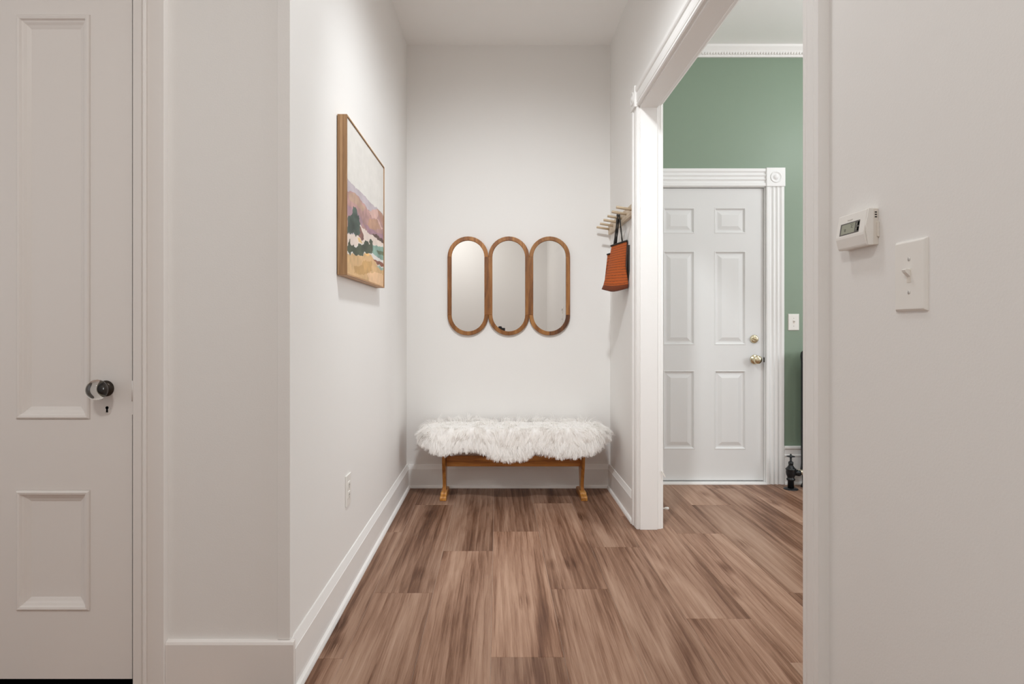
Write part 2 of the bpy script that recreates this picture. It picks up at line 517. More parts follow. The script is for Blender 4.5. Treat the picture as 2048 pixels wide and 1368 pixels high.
# ------------------------------------------------------------------ walls and ceilings
T = 0.10
mb = MB().box(XL - T, XL, YF + T, YB + T, 0, ZC)
struct('wall_left', mb, M['wall'], 'white left wall of the hall with a framed painting', 'wall')
mb = MB().box(XL - T, XG, YB, YB + 0.09, 0, ZC)
struct('wall_back', mb, M['wall'], 'off-white end wall of the hall behind bench and triple mirror', 'wall')
mb = MB()
mb.box(XR, XG, YR - T, DY0, 0, ZCG).box(XR, XG, DY0, DY1, DZ, ZCG).box(XR, XG, DY1, YB, 0, ZCG)
wr = struct('wall_right', mb, M['wall'], 'off-white wall with wide cased opening, thermostat and light switch', 'wall')
mb = MB()
mb.box(XW, LX0, YF, YF + T, 0, ZC).box(LX0, LX1, YF, YF + T, LZ, ZC).box(LX1, XL, YF, YF + T, 0, ZC)
wf = struct('wall_front', mb, M['wall'], 'shaded beige wall beside the closed panel door', 'wall')
# corner bead board where this wall meets the hall
MB().box(-0.646, XL + 0.0025, YF - 0.0055, YF + 0.02, 0.156, ZC).build('corner_board', M['wall'], wf, bev=0.0015)
# closet behind the left door
mb = MB().box(XW, XL - T, 2.60, 2.68, 0, ZC)
struct('wall_closet', mb, M['wall'], 'closet back wall hidden behind the closed panel door', 'wall')
mb = MB()
mb.box(XW - T, XW, YR - T, -0.55, 0, ZC).box(XW - T, XW, 1.15, 2.68, 0, ZC).box(XW - T, XW, -0.55, 1.15, 0, 0.75).box(XW - T, XW, -0.55, 1.15, 2.35, ZC)
struct('wall_west', mb, M['wall'], 'side wall of the front room with a tall window added for fill', 'wall')
mb = MB()
mb.box(XW - T, -2.8, YR - T, YR, 0, ZC).box(-1.2, XR, YR - T, YR, 0, ZC).box(-2.8, -1.2, YR - T, YR, 0, 0.95).box(-2.8, -1.2, YR - T, YR, 2.25, ZC)
struct('wall_rear', mb, M['wall'], 'rear wall of the front room seen only in the mirrors', 'wall')
struct('ceiling', MB().box(XW - T, XG - 0.045, YR - T, YB + T, ZC, ZC + 0.08), M['ceiling'], 'smooth white ceiling over the hall', 'ceiling')

gw = MB()
gw.box(XG, GX0, YG, YG + T, 0, ZCG).box(GX1, XE + T, YG, YG + T, 0, ZCG).box(GX0, GX1, YG, YG + T, GZ, ZCG)
struct('wall_green', gw, M['green'], 'sage green wall around the white six-panel door', 'wall')
mb = MB()
mb.box(XE, XE + T, YN - T, 1.22, 0, ZCG).box(XE, XE + T, 2.22, YG, 0, ZCG).box(XE, XE + T, 1.22, 2.22, 0, 1.10).box(XE, XE + T, 1.22, 2.22, 2.40, ZCG)
struct('wall_east', mb, M['wall'], 'far side wall of the green room with its window', 'wall')
struct('wall_south', MB().box(XG, XE + T, YN - T, YN, 0, ZCG), M['wall'], 'near wall of the green room behind the doorway wall', 'wall')
# green room face of the doorway wall
gf = MB()
t_ = 0.004
gf.box(XG, XG + t_, YN, DY0 - 0.08, 0, ZCG).box(XG, XG + t_, DY0 - 0.08, DY1 + 0.08, DZ + 0.09, ZCG).box(XG, XG + t_, DY1 + 0.08, YG, 0, ZCG)
gf.build('inner_face', M['wall'], wr)
struct('ceiling.001', MB().box(XG - 0.045, XE + T, YN - T, YG + T, ZCG, ZCG + 0.08), M['ceiling'], 'white ceiling of the green room above dentil crown', 'ceiling')

# green room window, and two added around the front room fill (outside the frame)
def window(name, axis, c, w, h, label):
    o = thing(name, label, 'window', c, kind='structure')
    def bar(u0, u1, z0, z1, nm, d=0.03):
        m = MB()
        if axis == 'X': m.box(c[0] - d, c[0] + d, c[1] + u0, c[1] + u1, c[2] + z0, c[2] + z1)
        else: m.box(c[0] + u0, c[0] + u1, c[1] - d, c[1] + d, c[2] + z0, c[2] + z1)
        m.build(nm, M['trim'], o, bev=0.003)
    bar(-w / 2, -w / 2 + 0.05, -h / 2, h / 2, 'window_stile'); bar(w / 2 - 0.05, w / 2, -h / 2, h / 2, 'window_stile')
    bar(-w / 2 + 0.05, w / 2 - 0.05, h / 2 - 0.05, h / 2, 'window_rail'); bar(-w / 2 + 0.05, w / 2 - 0.05, -h / 2, -h / 2 + 0.06, 'window_rail')
    bar(-w / 2 + 0.05, w / 2 - 0.05, -0.02, 0.02, 'meeting_rail')
window('fill_window_1', 'X', (XW - 0.05, 0.30, 1.55), 1.70, 1.60, 'tall sash window added around the front room side fill')
window('window_2', 'X', (XE + 0.05, 1.72, 1.75), 1.0, 1.30, 'sash window on the far side of the green room')
window('fill_window_3', 'Y', (-2.0, YR - 0.05, 1.6), 1.6, 1.30, 'rear window added around the fill light behind the photographer')

# ------------------------------------------------------------------ baseboards
BASE = [(0, 0), (0.016, 0), (0.016, 0.126), (0.0145, 0.1275), (0.0045, 0.1535), (0.003, 0.155), (0, 0.155)]
SHOE = [(0, 0), (0.013, 0), (0.0125, 0.006), (0.009, 0.014), (0.004, 0.018), (0, 0.019)]
def baseboard(name, p0, p1, u, label, prof=BASE, mat=None, shoe=True):
    o = struct(name, MB().extrude(prof, p0, p1, u, (0, 0, 1)), mat or M['trim'], label, 'baseboard')
    if shoe:
        q0, q1 = Vector(p0) + Vector(u) * 0.016, Vector(p1) + Vector(u) * 0.016
        MB().extrude(SHOE, q0, q1, u, (0, 0, 1)).build('shoe_moulding', M['trim'], o)
    return o
baseboard('baseboard_left', (XL, YF + 0.0005, 0), (XL, YB, 0), (1, 0, 0), 'white baseboard along the left hall wall')
baseboard('baseboard_back', (XL + 0.016, YB, 0), (XR - 0.016, YB, 0), (0, -1, 0), 'white baseboard behind the bench')
baseboard('baseboard_right', (XR, DY1 + 0.087, 0), (XR, YB, 0), (-1, 0, 0), 'short white baseboard below the peg rail')
FB = [(0, 0), (0.016, 0), (0.016, 0.146), (0.013, 0.153), (0, 0.156)]
baseboard('baseboard_front', (-0.968, YF, 0), (XL + 0.0155, YF, 0), (0, -1, 0), 'painted beige baseboard beside the left door casing', FB, M['door_left'], shoe=False)
baseboard('baseboard_near', (XR, YR, 0), (XR, DY0 - 0.087, 0), (-1, 0, 0), 'baseboard under the thermostat wall below the frame')
GB = [(0, 0), (0.018, 0), (0.018, 0.188), (0.022, 0.193), (0.022, 0.201), (0.016, 0.206), (0.016, 0.238), (0.025, 0.246), (0.025, 0.257), (0.018, 0.262), (0, 0.262)]
baseboard('baseboard_green', (GX1 + 0.125, YG, 0), (XE, YG, 0), (0, -1, 0), 'tall white moulded baseboard behind the radiator valve', GB)
baseboard('baseboard_doorway', (XG + t_, DY1 + 0.085, 0), (XG + t_, YG - 0.03, 0), (1, 0, 0), 'green room baseboard holding the white doorstop', GB)

# crown with dentils in the green room
crown = struct('trim_1', MB().extrude([(0, 0), (0.014, 0), (0.014, 0.022), (0.020, 0.026), (0.022, 0.040), (0.040, 0.062), (0.044, 0.075), (0, 0.075)],
               (XG + t_, YG, ZCG - 0.075), (XE, YG, ZCG - 0.075), (0, -1, 0), (0, 0, 1)), M['trim'], 'white dentil crown moulding above the green wall', 'crown moulding')
dn = MB()
x = XG + 0.02
while x < 3.0:
    dn.box(x, x + 0.010, YG - 0.0252, YG - 0.012, ZCG - 0.061, ZCG - 0.045); x += 0.019
d = dn.build('dentils', M['trim'], crown); d['kind'] = 'stuff'

# ------------------------------------------------------------------ cased opening between hall and green room
cw = 0.087
CAS = [(0, 0), (0, 0.013), (0.005, 0.018), (0.013, 0.018), (0.016, 0.014), (0.019, 0.018), (0.030, 0.0195), (0.056, 0.0195), (0.060, 0.015), (0.064, 0.022), (0.070, 0.025), (cw, 0.025), (cw, 0)]
tr2 = thing('trim_2', 'wide white cased opening leading from hall to green room', 'door casing', (XR, (DY0 + DY1) / 2, 0), kind='structure')
MB().extrude(CAS, (XR, DY1, 0), (XR, DY1, DZ), (0, 1, 0), (-1, 0, 0)).build('casing_leg', M['trim'], tr2)
MB().extrude(CAS, (XR, DY0, 0), (XR, DY0, DZ), (0, -1, 0), (-1, 0, 0)).build('casing_leg', M['trim'], tr2)
MB().extrude([(a * 1.15, b_) for a, b_ in CAS], (XR, DY0, DZ), (XR, DY1, DZ), (0, 0, 1), (-1, 0, 0)).build('casing_head', M['trim'], tr2)
for ya, yb in ((DY1 - 0.002, DY1 + cw + 0.006), (DY0 - cw - 0.006, DY0 + 0.002)):
    cb = MB().box(XR - 0.030, XR, ya, yb, DZ - 0.004, DZ + 0.110).build('corner_block', M['trim'], tr2, bev=0.003)
    MB().lathe([(0.036, 0), (0.036, 0.003), (0.030, 0.006), (0.026, 0.002), (0.014, 0.002), (0.011, 0.006), (0.001, 0.007)],
               (XR - 0.030, (ya + yb) / 2, DZ + 0.053), '-X', 28).build('rosette', M['trim'], cb)
# jamb boards and the green-side casing
MB().box(XR - 0.001, XG + 0.001, DY1 - 0.012, DY1 + 0.001, 0, DZ).build('jamb', M['trim'], tr2, bev=0.002)
MB().box(XR - 0.001, XG + 0.001, DY0 - 0.001, DY0 + 0.012, 0, DZ).build('jamb', M['trim'], tr2, bev=0.002)
MB().box(XR - 0.001, XG + 0.001, DY0, DY1, DZ - 0.012, DZ + 0.001).build('jamb_head', M['trim'], tr2, bev=0.002)
GC = [(0, 0), (0, 0.012), (0.003, 0.014), (0.003, 0.024), (0.008, 0.027), (0.012, 0.036), (0.022, 0.040), (0.085, 0.040), (0.085, 0)]
MB().extrude(GC, (XG, DY1 + 0.002, 0), (XG, DY1 + 0.002, DZ + 0.085), (0, 1, 0), (1, 0, 0)).build('casing_leg', M['trim'], tr2)
MB().extrude(GC, (XG, DY0 - 0.002, 0), (XG, DY0 - 0.002, DZ + 0.085), (0, -1, 0), (1, 0, 0)).build('casing_leg', M['trim'], tr2)
MB().extrude(GC, (XG, DY0 - 0.002, DZ + 0.002), (XG, DY1 + 0.002, DZ + 0.002), (0, 0, 1), (1, 0, 0)).build('casing_head', M['trim'], tr2)

# ------------------------------------------------------------------ left door and its casing
tr3 = thing('trim_3', 'moulded painted casing around the left panel door', 'door casing', (LX1, YF, 0), kind='structure')
LCAS = [(0, 0), (0, 0.016), (0.003, 0.018), (0.026, 0.018), (0.029, 0.013), (0.031, 0.021), (0.036, 0.027), (0.042, 0.026), (0.044, 0.017), (0.077, 0.017), (0.080, 0.024), (0.094, 0.024), (0.094, 0)]
MB().extrude(LCAS, (-1.0625, YF, 0), (-1.0625, YF, LZ + 0.01), (1, 0, 0), (0, -1, 0)).build('casing_leg', M['door_left'], tr3)
MB().extrude(LCAS, (LX0 - 0.0085, YF, 0), (LX0 - 0.0085, YF, LZ + 0.01), (-1, 0, 0), (0, -1, 0)).build('casing_leg', M['door_left'], tr3)
MB().extrude(LCAS, (LX0 - 0.1, YF, LZ + 0.01), (-0.968, YF, LZ + 0.01), (0, 0, 1), (0, -1, 0)).build('casing_head', M['door_left'], tr3)
MB().box(LX1, -1.0615, YF - 0.001, YF + T, 0, LZ).build('jamb', M['door_left'], tr3)
MB().box(LX0 - 0.0095, LX0, YF - 0.001, YF + T, 0, LZ).build('jamb', M['door_left'], tr3)
MB().box(LX1 - 0.012, LX1, YF + 0.045, YF + T, 0, LZ).box(LX0, LX0 + 0.012, YF + 0.045, YF + T, 0, LZ).build('door_stop', M['door_left'], tr3)
MB().box(LX0, LX1, YF + 0.003, YF + T, 0, 0.006).build('threshold', M['black'], tr3)  # black strip standing in for the shade under the door

DX0, DX1 = -1.870, -1.0765
yd = YF + 0.004
door = thing('door_1', 'closed warm white four-panel door with a glass knob', 'door', ((DX0 + DX1) / 2, yd, 0.0), kind='structure')
pc = [(DX0 + 0.122, DX0 + 0.122 + 0.220), (-1.419, -1.199)]
pz = [(0.236, 0.593), (0.800, 1.993)]
zb, zt = 0.036, 2.052
df = MB()
xs = [DX0, pc[0][0], pc[0][1], pc[1][0], pc[1][1], DX1]
for i in (0, 2, 4):
    df.box(xs[i], xs[i + 1], yd, yd + 0.036, zb, zt)
for i in (1, 3):
    zz = [zb, pz[0][0], pz[0][1], pz[1][0], pz[1][1], zt]
    for j in (0, 2, 4):
        df.box(xs[i], xs[i + 1], yd, yd + 0.036, zz[j], zz[j + 1])
df.build('door_leaf', M['door_left'], door)
LPR = [(0, 0), (0.0015, -0.002), (0.003, 0.0035), (0.007, 0.006), (0.013, 0.0045), (0.016, -0.001), (0.021, -0.003), (0.027, -0.0075), (0.033, -0.010), (0.037, -0.012)]
for a, b_ in pc:
    for c, d in pz:
        MB().rings(a, b_, c, d, LPR, yd).build('panel', M['door_left'], door)
kx, kz = -1.153, 0.892
kn = MB().lathe([(0.0235, 0), (0.0235, 0.002), (0.020, 0.004), (0.0195, 0.0055), (0.015, 0.0075), (0.009, 0.009), (0.009, 0.024)], (kx, yd, kz), '-Y', 32).build('knob_rosette', M['dark_metal'], door)
kn['label'] = 'dark metal knob rosette'
bs = bmesh.new(); bmesh.ops.create_uvsphere(bs, u_segments=40, v_segments=24, radius=0.0295)
for v in bs.verts:
    v.co.y *= 0.86
me = bpy.data.meshes.new('glass_knob'); bs.to_mesh(me); bs.free()
me.polygons.foreach_set('use_smooth', [True] * len(me.polygons)); me.materials.append(M['glass'])
gk = bpy.data.objects.new('glass_knob', me); C.objects.link(gk); gk.parent = door
gk.location = Vector((kx, yd - 0.0415, kz)) - door.location
gk['label'] = 'clear glass ball knob'
MB().lathe([(0.013, 0.0), (0.013, 0.006), (0.0105, 0.009)], (kx, yd - 0.013, kz), '-Y', 24).build('knob_collar', M['steel_grey'], door)
# keyhole and its painted-over escutcheon
MB().lathe([(0.012, 0), (0.012, 0.0006), (0.011, 0.0009)], (kx + 0.003, yd, 0.826), '-Y', 28).build('escutcheon', M['door_left'], door)
kh = MB(); kh.lathe([(0.0045, 0), (0.0045, 0.0013)], (kx + 0.003, yd, 0.835), '-Y', 20, smooth=False)
kh.extrude([(-0.0022, 0), (0.0022, 0), (0.003, -0.0125), (-0.003, -0.0125)], (kx + 0.003, yd, 0.834), (kx + 0.003, yd - 0.0013, 0.834), (1, 0, 0), (0, 0, 1))
kh.build('keyhole', M['black'], door)
# lock strike in the door edge gap
mb = MB(); mb.box(-1.077, -1.0725, yd - 0.002, yd + 0.02, 0.815, 0.915); mb.lathe([(0.0035, 0), (0.0035, 0.06)], (-1.0735, yd - 0.001, 0.855), 'Z', 10)
mb.build('latch_plate', M['door_left'], door)

# ------------------------------------------------------------------ six-panel door in the green room
tr4 = thing('trim_4', 'fluted white casing with bullseye corner block around six-panel door', 'door casing', ((GX0 + GX1) / 2, YG, 0), kind='structure')
fw = 0.122
FL = [(0, 0), (0, 0.016), (0.004, 0.019), (0.018, 0.019)]
for k in range(3):
    a0 = 0.020 + k * 0.028
    for j in range(9):
        t = j / 8
        FL.append((a0 + 0.026 * t, 0.019 - 0.0085 * math.sin(math.pi * t)))
FL += [(0.104, 0.019), (0.118, 0.019), (fw, 0.016), (fw, 0)]
MB().extrude(FL, (GX1 + 0.002, YG, 0), (GX1 + 0.002, YG, GZ), (1, 0, 0), (0, -1, 0)).build('fluted_leg', M['door_white'], tr4)
MB().extrude(FL, (GX0 - 0.002, YG, 0), (GX0 - 0.002, YG, GZ), (-1, 0, 0), (0, -1, 0)).build('fluted_leg', M['door_white'], tr4)
MB().extrude(FL, (GX0 - 0.0, YG, GZ), (GX1 + 0.002, YG, GZ), (0, 0, 1), (0, -1, 0)).build('fluted_head', M['door_white'], tr4)
for xa in (GX1 - 0.001, GX0 - fw - 0.004):
    cb = MB().box(xa, xa + fw + 0.006, YG - 0.026, YG, GZ - 0.002, GZ + fw + 0.003).build('corner_block', M['door_white'], tr4, bev=0.002)
    MB().lathe([(0.040, 0), (0.040, 0.001), (0.037, 0.005), (0.033, 0.005), (0.029, 0.0005), (0.019, 0.0005), (0.016, 0.005), (0.008, 0.008), (0.001, 0.009)],
               (xa + fw / 2 + 0.003, YG - 0.026, GZ + fw / 2), '-Y', 36).build('bullseye', M['door_white'], cb)
MB().box(GX1 - 0.004, GX1, YG - 0.004, YG + T, 0, GZ).box(GX0, GX0 + 0.004, YG - 0.004, YG + T, 0, GZ).box(GX0, GX1, YG - 0.004, YG + T, GZ - 0.004, GZ).build('jamb', M['door_white'], tr4)
MB().box(GX0, GX1, YG - 0.035, YG + 0.06, 0, 0.013).build('threshold', M['trim'], tr4, bev=0.003)

yg = YG + 0.014
EX0, EX1 = 1.019, 1.8315
d2 = thing('door_2', 'white six-panel door with brass knob and deadbolt', 'door', ((EX0 + EX1) / 2, yg, 0), kind='structure')
gpc = [(1.142, 1.359), (1.494, 1.711)]
gpz = [(0.2336, 0.777), (0.953, 1.600), (1.7206, 1.8995)]
zb, zt = 0.021, 2.032
df = MB()
xs = [EX0, gpc[0][0], gpc[0][1], gpc[1][0], gpc[1][1], EX1]
for i in (0, 2, 4):
    df.box(xs[i], xs[i + 1], yg, yg + 0.042, zb, zt)
for i in (1, 3):
    zz = [zb, gpz[0][0], gpz[0][1], gpz[1][0], gpz[1][1], gpz[2][0], gpz[2][1], zt]
    for j in (0, 2, 4, 6):
        df.box(xs[i], xs[i + 1], yg, yg + 0.042, zz[j], zz[j + 1])
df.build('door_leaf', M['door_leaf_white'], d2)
GPR = [(0, 0), (0.002, 0.002), (0.006, 0.002), (0.010, -0.002), (0.014, -0.009), (0.020, -0.010), (0.028, -0.009), (0.048, -0.002), (0.051, -0.001)]
for a, b_ in gpc:
    for c, d in gpz:
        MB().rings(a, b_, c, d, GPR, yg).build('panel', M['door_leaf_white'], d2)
db = MB().lathe([(0.029, 0), (0.029, 0.004), (0.025, 0.010), (0.023, 0.013), (0.018, 0.014)], (1.768, yg, 0.994), '-Y', 32).build('deadbolt', M['brass'], d2)
tp = MB().box(-0.019, 0.019, -0.017, 0.0, -0.005, 0.005).build('thumb_turn', M['brass'], db, bev=0.002, origin=(0, 0, 0))
tp.location = (1.768 - d2.location.x, yg - 0.013 - d2.location.y, 0.994); tp.rotation_euler = (0, 0.45, 0)
tp.location = (1.768 - db.location.x - d2.location.x, yg - 0.013 - db.location.y - d2.location.y, 0.994 - db.location.z)
MB().lathe([(0.033, 0), (0.033, 0.003), (0.028, 0.008), (0.013, 0.010), (0.011, 0.022), (0.013, 0.028), (0.024, 0.034), (0.0285, 0.044), (0.0285, 0.054), (0.024, 0.061), (0.012, 0.064), (0.001, 0.0645)],
           (1.772, yg, 0.853), '-Y', 36).build('door_knob', M['brass'], d2)
MB().box(1.8315, 1.8375, yg - 0.016, yg + 0.01, 0.835, 0.868).build('latch_bolt', M['dark_metal'], d2)

# ------------------------------------------------------------------ wall plates
def switch_plate(name, origin, u, nrm, w, h, label, up=True):
    """toggle switch plate; u runs along the wall, nrm points into the room"""
    o = thing(name, label, 'light switch', origin)
    u, nrm = Vector(u), Vector(nrm); z = Vector((0, 0, 1)); O = Vector(origin)
    def slab(ax, az, a, b_, h0, h1, ch=0.0):
        pts = []
        for hh, s in ((h0, 0), (h1 - ch, 0), (h1, ch)):
            pts += [O + u * (ax + sx * (a / 2 - s)) + z * (az + sz * (b_ / 2 - s)) + nrm * hh for sx, sz in ((-1, -1), (1, -1), (1, 1), (-1, 1))]
        fs = []
        for i in range(2):
            for k in range(4):
                k2 = (k + 1) % 4
                fs.append((i * 4 + k, i * 4 + k2, i * 4 + 4 + k2, i * 4 + 4 + k))
        fs.append((8, 9, 10, 11))
        if u.cross(z).dot(nrm) < 0: fs = [tuple(reversed(q)) for q in fs]
        return MB().add(pts, fs)
    slab(0, 0, w, h, 0, 0.0065, 0.004).build('plate', M['plastic'], o, bev=0.001)
    slab(0, 0, 0.0115, 0.026, 0.006, 0.0069, 0.0003).build('toggle_slot', M['plastic_shadow'], o)
    # toggle, tilted up
    tg = MB()
    s = 1 if up else -1
    tg.extrude([(0.006, 0.0105 * s), (0.006, -0.003 * s), (0.0155, 0.006 * s), (0.0175, 0.0105 * s), (0.014, 0.0125 * s)], O - u * 0.0048, O + u * 0.0048, nrm, z)
    tg.build('toggle', M['plastic'], o, bev=0.0006)
    ax = '-X' if nrm.x < -0.5 else ('X' if nrm.x > 0.5 else '-Y')
    for zz in (h * 0.233, -h * 0.233):
        sc = MB().lathe([(0.0036, 0), (0.0036, 0.0006), (0.0025, 0.0012)], O + z * zz + nrm * 0.0065, ax, 16).build('screw', M['steel'], o)
        MB().extrude([(-0.0003, -0.0028), (0.0003, -0.0028), (0.0003, 0.0028), (-0.0003, 0.0028)], O + z * zz + nrm * 0.0074, O + z * zz + nrm * 0.0079, u, z).build('slot', M['dark_metal'], sc)
    return o
switch_plate('light_switch', (XR, 1.0945, 1.1655), (0, -1, 0), (-1, 0, 0), 0.083, 0.130, 'white toggle light switch beside the thermostat')
switch_plate('light_switch', (2.032, YG, 1.110), (1, 0, 0), (0, -1, 0), 0.076, 0.114, 'small white light switch on the green wall')

# outlet on the left hall wall
ou = thing('wall_outlet', 'white electrical outlet low on the left hall wall', 'outlet', (XL, 2.44, 0.413))
MB().box(XL, XL + 0.0055, 2.402, 2.478, 0.350, 0.476).build('plate', M['plastic'], ou, bev=0.0025)
for zz in (0.433, 0.393):
    rc = MB().box(XL + 0.005, XL + 0.0075, 2.424, 2.456, zz - 0.014, zz + 0.014).build('receptacle', M['plastic'], ou, bev=0.003)
    MB().box(XL + 0.0072, XL + 0.0079, 2.432, 2.434, zz - 0.004, zz + 0.005).box(XL + 0.0072, XL + 0.0079, 2.445, 2.447, zz - 0.004, zz + 0.004).box(XL + 0.0072, XL + 0.0079, 2.4375, 2.4415, zz - 0.011, zz - 0.007).build('slots', M['dark_metal'], rc)
MB().lathe([(0.003, 0), (0.003, 0.001), (0.002, 0.0014)], (XL + 0.0055, 2.44, 0.413), 'X', 14).build('screw', M['steel'], ou)

# ------------------------------------------------------------------ thermostat
ty0, ty1, tz = 1.192, 1.294, 1.272
th = thing('thermostat', 'white wall thermostat with small grey display', 'thermostat', (XR, (ty0 + ty1) / 2, tz))
bp_ = [(0, 0.035), (0.014, 0.035), (0.0165, 0.031), (0.0165, -0.031), (0.014, -0.035), (0, -0.035)]
MB().extrude([(0, 0.010), (0.004, 0.008), (0.004, -0.020), (0, -0.022)], (XR, ty0 - 0.004, tz), (XR, ty0 + 0.001, tz), (-1, 0, 0), (0, 0, 1)).build('back_plate', M['plastic_shadow'], th, bev=0.001)
MB().extrude([(0, 0.036), (0.0165, 0.036), (0.0215, 0.004), (0.0222, -0.006), (0.0178, -0.036), (0, -0.036)], (XR, ty0, tz), (XR, ty1, tz), (-1, 0, 0), (0, 0, 1)).build('housing', M['plastic_shadow'], th, bev=0.0012)
FC = [(0.012, 0.0366), (0.0195, 0.0366), (0.0205, 0.034), (0.0272, -0.010), (0.0271, -0.0145), (0.0225, -0.033), (0.0205, -0.0366), (0.012, -0.0366)]
MB().extrude(FC, (XR, ty0 + 0.004, tz), (XR, ty1 + 0.001, tz), (-1, 0, 0), (0, 0, 1)).build('front_cover', M['plastic'], th, bev=0.0014)
FC2 = [(0.010, 0.0363), (0.0192, 0.0363), (0.0256, 0.003), (0.0200, -0.0363), (0.010, -0.0363)]
MB().extrude(FC2, (XR, ty0 - 0.0005, tz), (XR, ty0 + 0.0032, tz), (-1, 0, 0), (0, 0, 1)).build('side_trim', M['plastic'], th, bev=0.0008)
for k in range(3):
    MB().box(XR - 0.0075, XR - 0.0035, ty0 - 0.0008, ty0 + 0.002, tz + 0.0275 - k * 0.0047, tz + 0.0293 - k * 0.0047).build('vent_slot', M['black'], th)
# display on the upper slope of the cover
sl = Vector((-(0.0272 - 0.0205), 0, -(0.034 + 0.010))).normalized()   # down the slope
nr = Vector((-0.044, 0, 0.0067)).normalized()
o0 = Vector((XR - 0.0205, 0, tz + 0.034))
def on_face(y, d, h):
    return o0 + Vector((0, y, 0)) + sl * d + nr * h
def face_slab(y0, y1, d0, d1, h0, h1):
    vs = [on_face(y, d, h) for h in (h0, h1) for y, d in ((y0, d1), (y1, d1), (y1, d0), (y0, d0))]
    fs = [(0, 1, 5, 4), (1, 2, 6, 5), (2, 3, 7, 6), (3, 0, 4, 7), (4, 5, 6, 7)]
    return MB().add(vs, [tuple(reversed(q)) for q in fs])
M['bezel'] = paint('display_bezel', (0.10, 0.095, 0.085), 0.3)
M['lcd'] = paint('lcd_grey_green', (0.33, 0.345, 0.27), 0.25)
M['lcd_ink'] = paint('lcd_segment', (0.10, 0.105, 0.085), 0.5)
bz = face_slab(1.2140, 1.2815, 0.0165, 0.0415, -0.0004, 0.0004).build('display_bezel', M['bezel'], th)
sc_ = face_slab(1.2290, 1.2765, 0.0190, 0.0395, 0.0002, 0.0006).build('display', M['lcd'], th)
MB_ = MB()
def seg_digit(y, d, ch, w=0.0045, h=0.0085):
    on = {'7': 'abc', '1': 'bc', '2': 'abged', '0': 'abcdef', '6': 'acdefg'}[ch]
    t = 0.0009
    R = {'a': (0, w, 0, t), 'g': (0, w, h / 2 - t / 2, h / 2 + t / 2), 'd': (0, w, h - t, h), 'f': (0, t, 0, h / 2), 'e': (0, t, h / 2, h), 'b': (w - t, w, 0, h / 2), 'c': (w - t, w, h / 2, h)}
    for s in on:
        a0, a1, b0, b1 = R[s]
        m2 = face_slab(y - a1, y - a0, d + b0, d + b1, 0.0005, 0.0007)
        MB_.add(m2.v, m2.f)
seg_digit(1.2460, 0.0210, '7'); seg_digit(1.2400, 0.0210, '2'); seg_digit(1.2670, 0.0290, '7', 0.003, 0.0055); seg_digit(1.2630, 0.0290, '0', 0.003, 0.0055)
MB_.build('digits', M['lcd_ink'], sc_)
for dd, s in ((0.0235, 1), (0.0345, -1)):
    vs = [on_face(1.2225, dd - 0.0022 * s, 0.0009), on_face(1.2250, dd + 0.0020 * s, 0.0009), on_face(1.2200, dd + 0.0020 * s, 0.0009)]
    face_slab(1.2150, 1.2195, dd - 0.004, dd + 0.004, 0.0003, 0.0008).build('button', M['black'], th)
    MB().add(vs, [(0, 1, 2), (2, 1, 0)]).build('arrow', M['lcd'], th)
tx = bpy.data.curves.new('brand_lettering', 'FONT'); tx.body = 'Honeywell'; tx.size = 0.0042; tx.extrude = 0.0001; tx.align_x = 'CENTER'
tf = bpy.data.objects.new('lettering_curve', tx)
M['emboss'] = paint('embossed_grey', (0.62, 0.60, 0.57), 0.4); tx.materials.append(M['emboss'])
to = bpy.data.objects.new('brand_lettering', bpy.data.meshes.new_from_object(tf)); C.objects.link(to); to.parent = th
bpy.data.objects.remove(tf)
yax = -sl; xax = Vector((0, -1, 0)); zax = xax.cross(yax)
mt = Matrix((xax, yax, zax)).transposed().to_4x4(); mt.translation = on_face(1.2500, 0.0125, 0.0003) - Vector(th.location)
to.matrix_local = mt

# ------------------------------------------------------------------ framed landscape painting
py0, py1, pz0, pz1 = 2.273, 3.027, 1.2715, 1.8810
pd = 0.040
pt = thing('framed_painting', 'oak-framed landscape painting of mauve hills and dark cypresses', 'painting', (XL, (py0 + py1) / 2, pz0))
ft = 0.0055
x0, x1 = XL + 0.003, XL + pd
MB().box(x0, x1, py0, py0 + ft, pz0, pz1).build('frame_stile', M['oak'], pt, bev=0.0008)
MB().box(x0, x1, py1 - ft, py1, pz0, pz1).build('frame_stile', M['oak'], pt, bev=0.0008)
MB().box(x0, x1, py0 + ft, py1 - ft, pz0, pz0 + ft).build('frame_rail', M['oak_flat'], pt, bev=0.0008)
MB().box(x0, x1, py0 + ft, py1 - ft, pz1 - ft, pz1).build('frame_rail', M['oak_flat'], pt, bev=0.0008)
MB().box(XL + 0.001, XL + 0.006, py0 + 0.004, py1 - 0.004, pz0 + 0.004, pz1 - 0.004).build('backing_board', M['dark_metal'], pt)

def srgb(c):
    c = np.asarray(c, float) / 255
    return np.where(c <= 0.04045, c / 12.92, ((c + 0.055) / 1.055) ** 2.4)
NU, NV = 260, 330
cy0, cy1, cz0, cz1 = py0 + ft + 0.002, py1 - ft - 0.002, pz0 + ft + 0.002, pz1 - ft - 0.002
U, V = np.meshgrid(np.linspace(0, 1, NU), np.linspace(0, 1, NV))      # V up
def vnoise(fu, fv, seed):
    r = np.random.default_rng(seed); g = r.random((int(fv) + 3, int(fu) + 3))
    a, b_ = U * fu, V * fv
    i, j = a.astype(int), b_.astype(int); s, t = a - i, b_ - j
    s = s * s * (3 - 2 * s); t = t * t * (3 - 2 * t)
    return (g[j, i] * (1 - s) + g[j, i + 1] * s) * (1 - t) + (g[j + 1, i] * (1 - s) + g[j + 1, i + 1] * s) * t
wob_u = (vnoise(14, 22, 1) - 0.5) * 0.035 + (vnoise(40, 60, 2) - 0.5) * 0.02
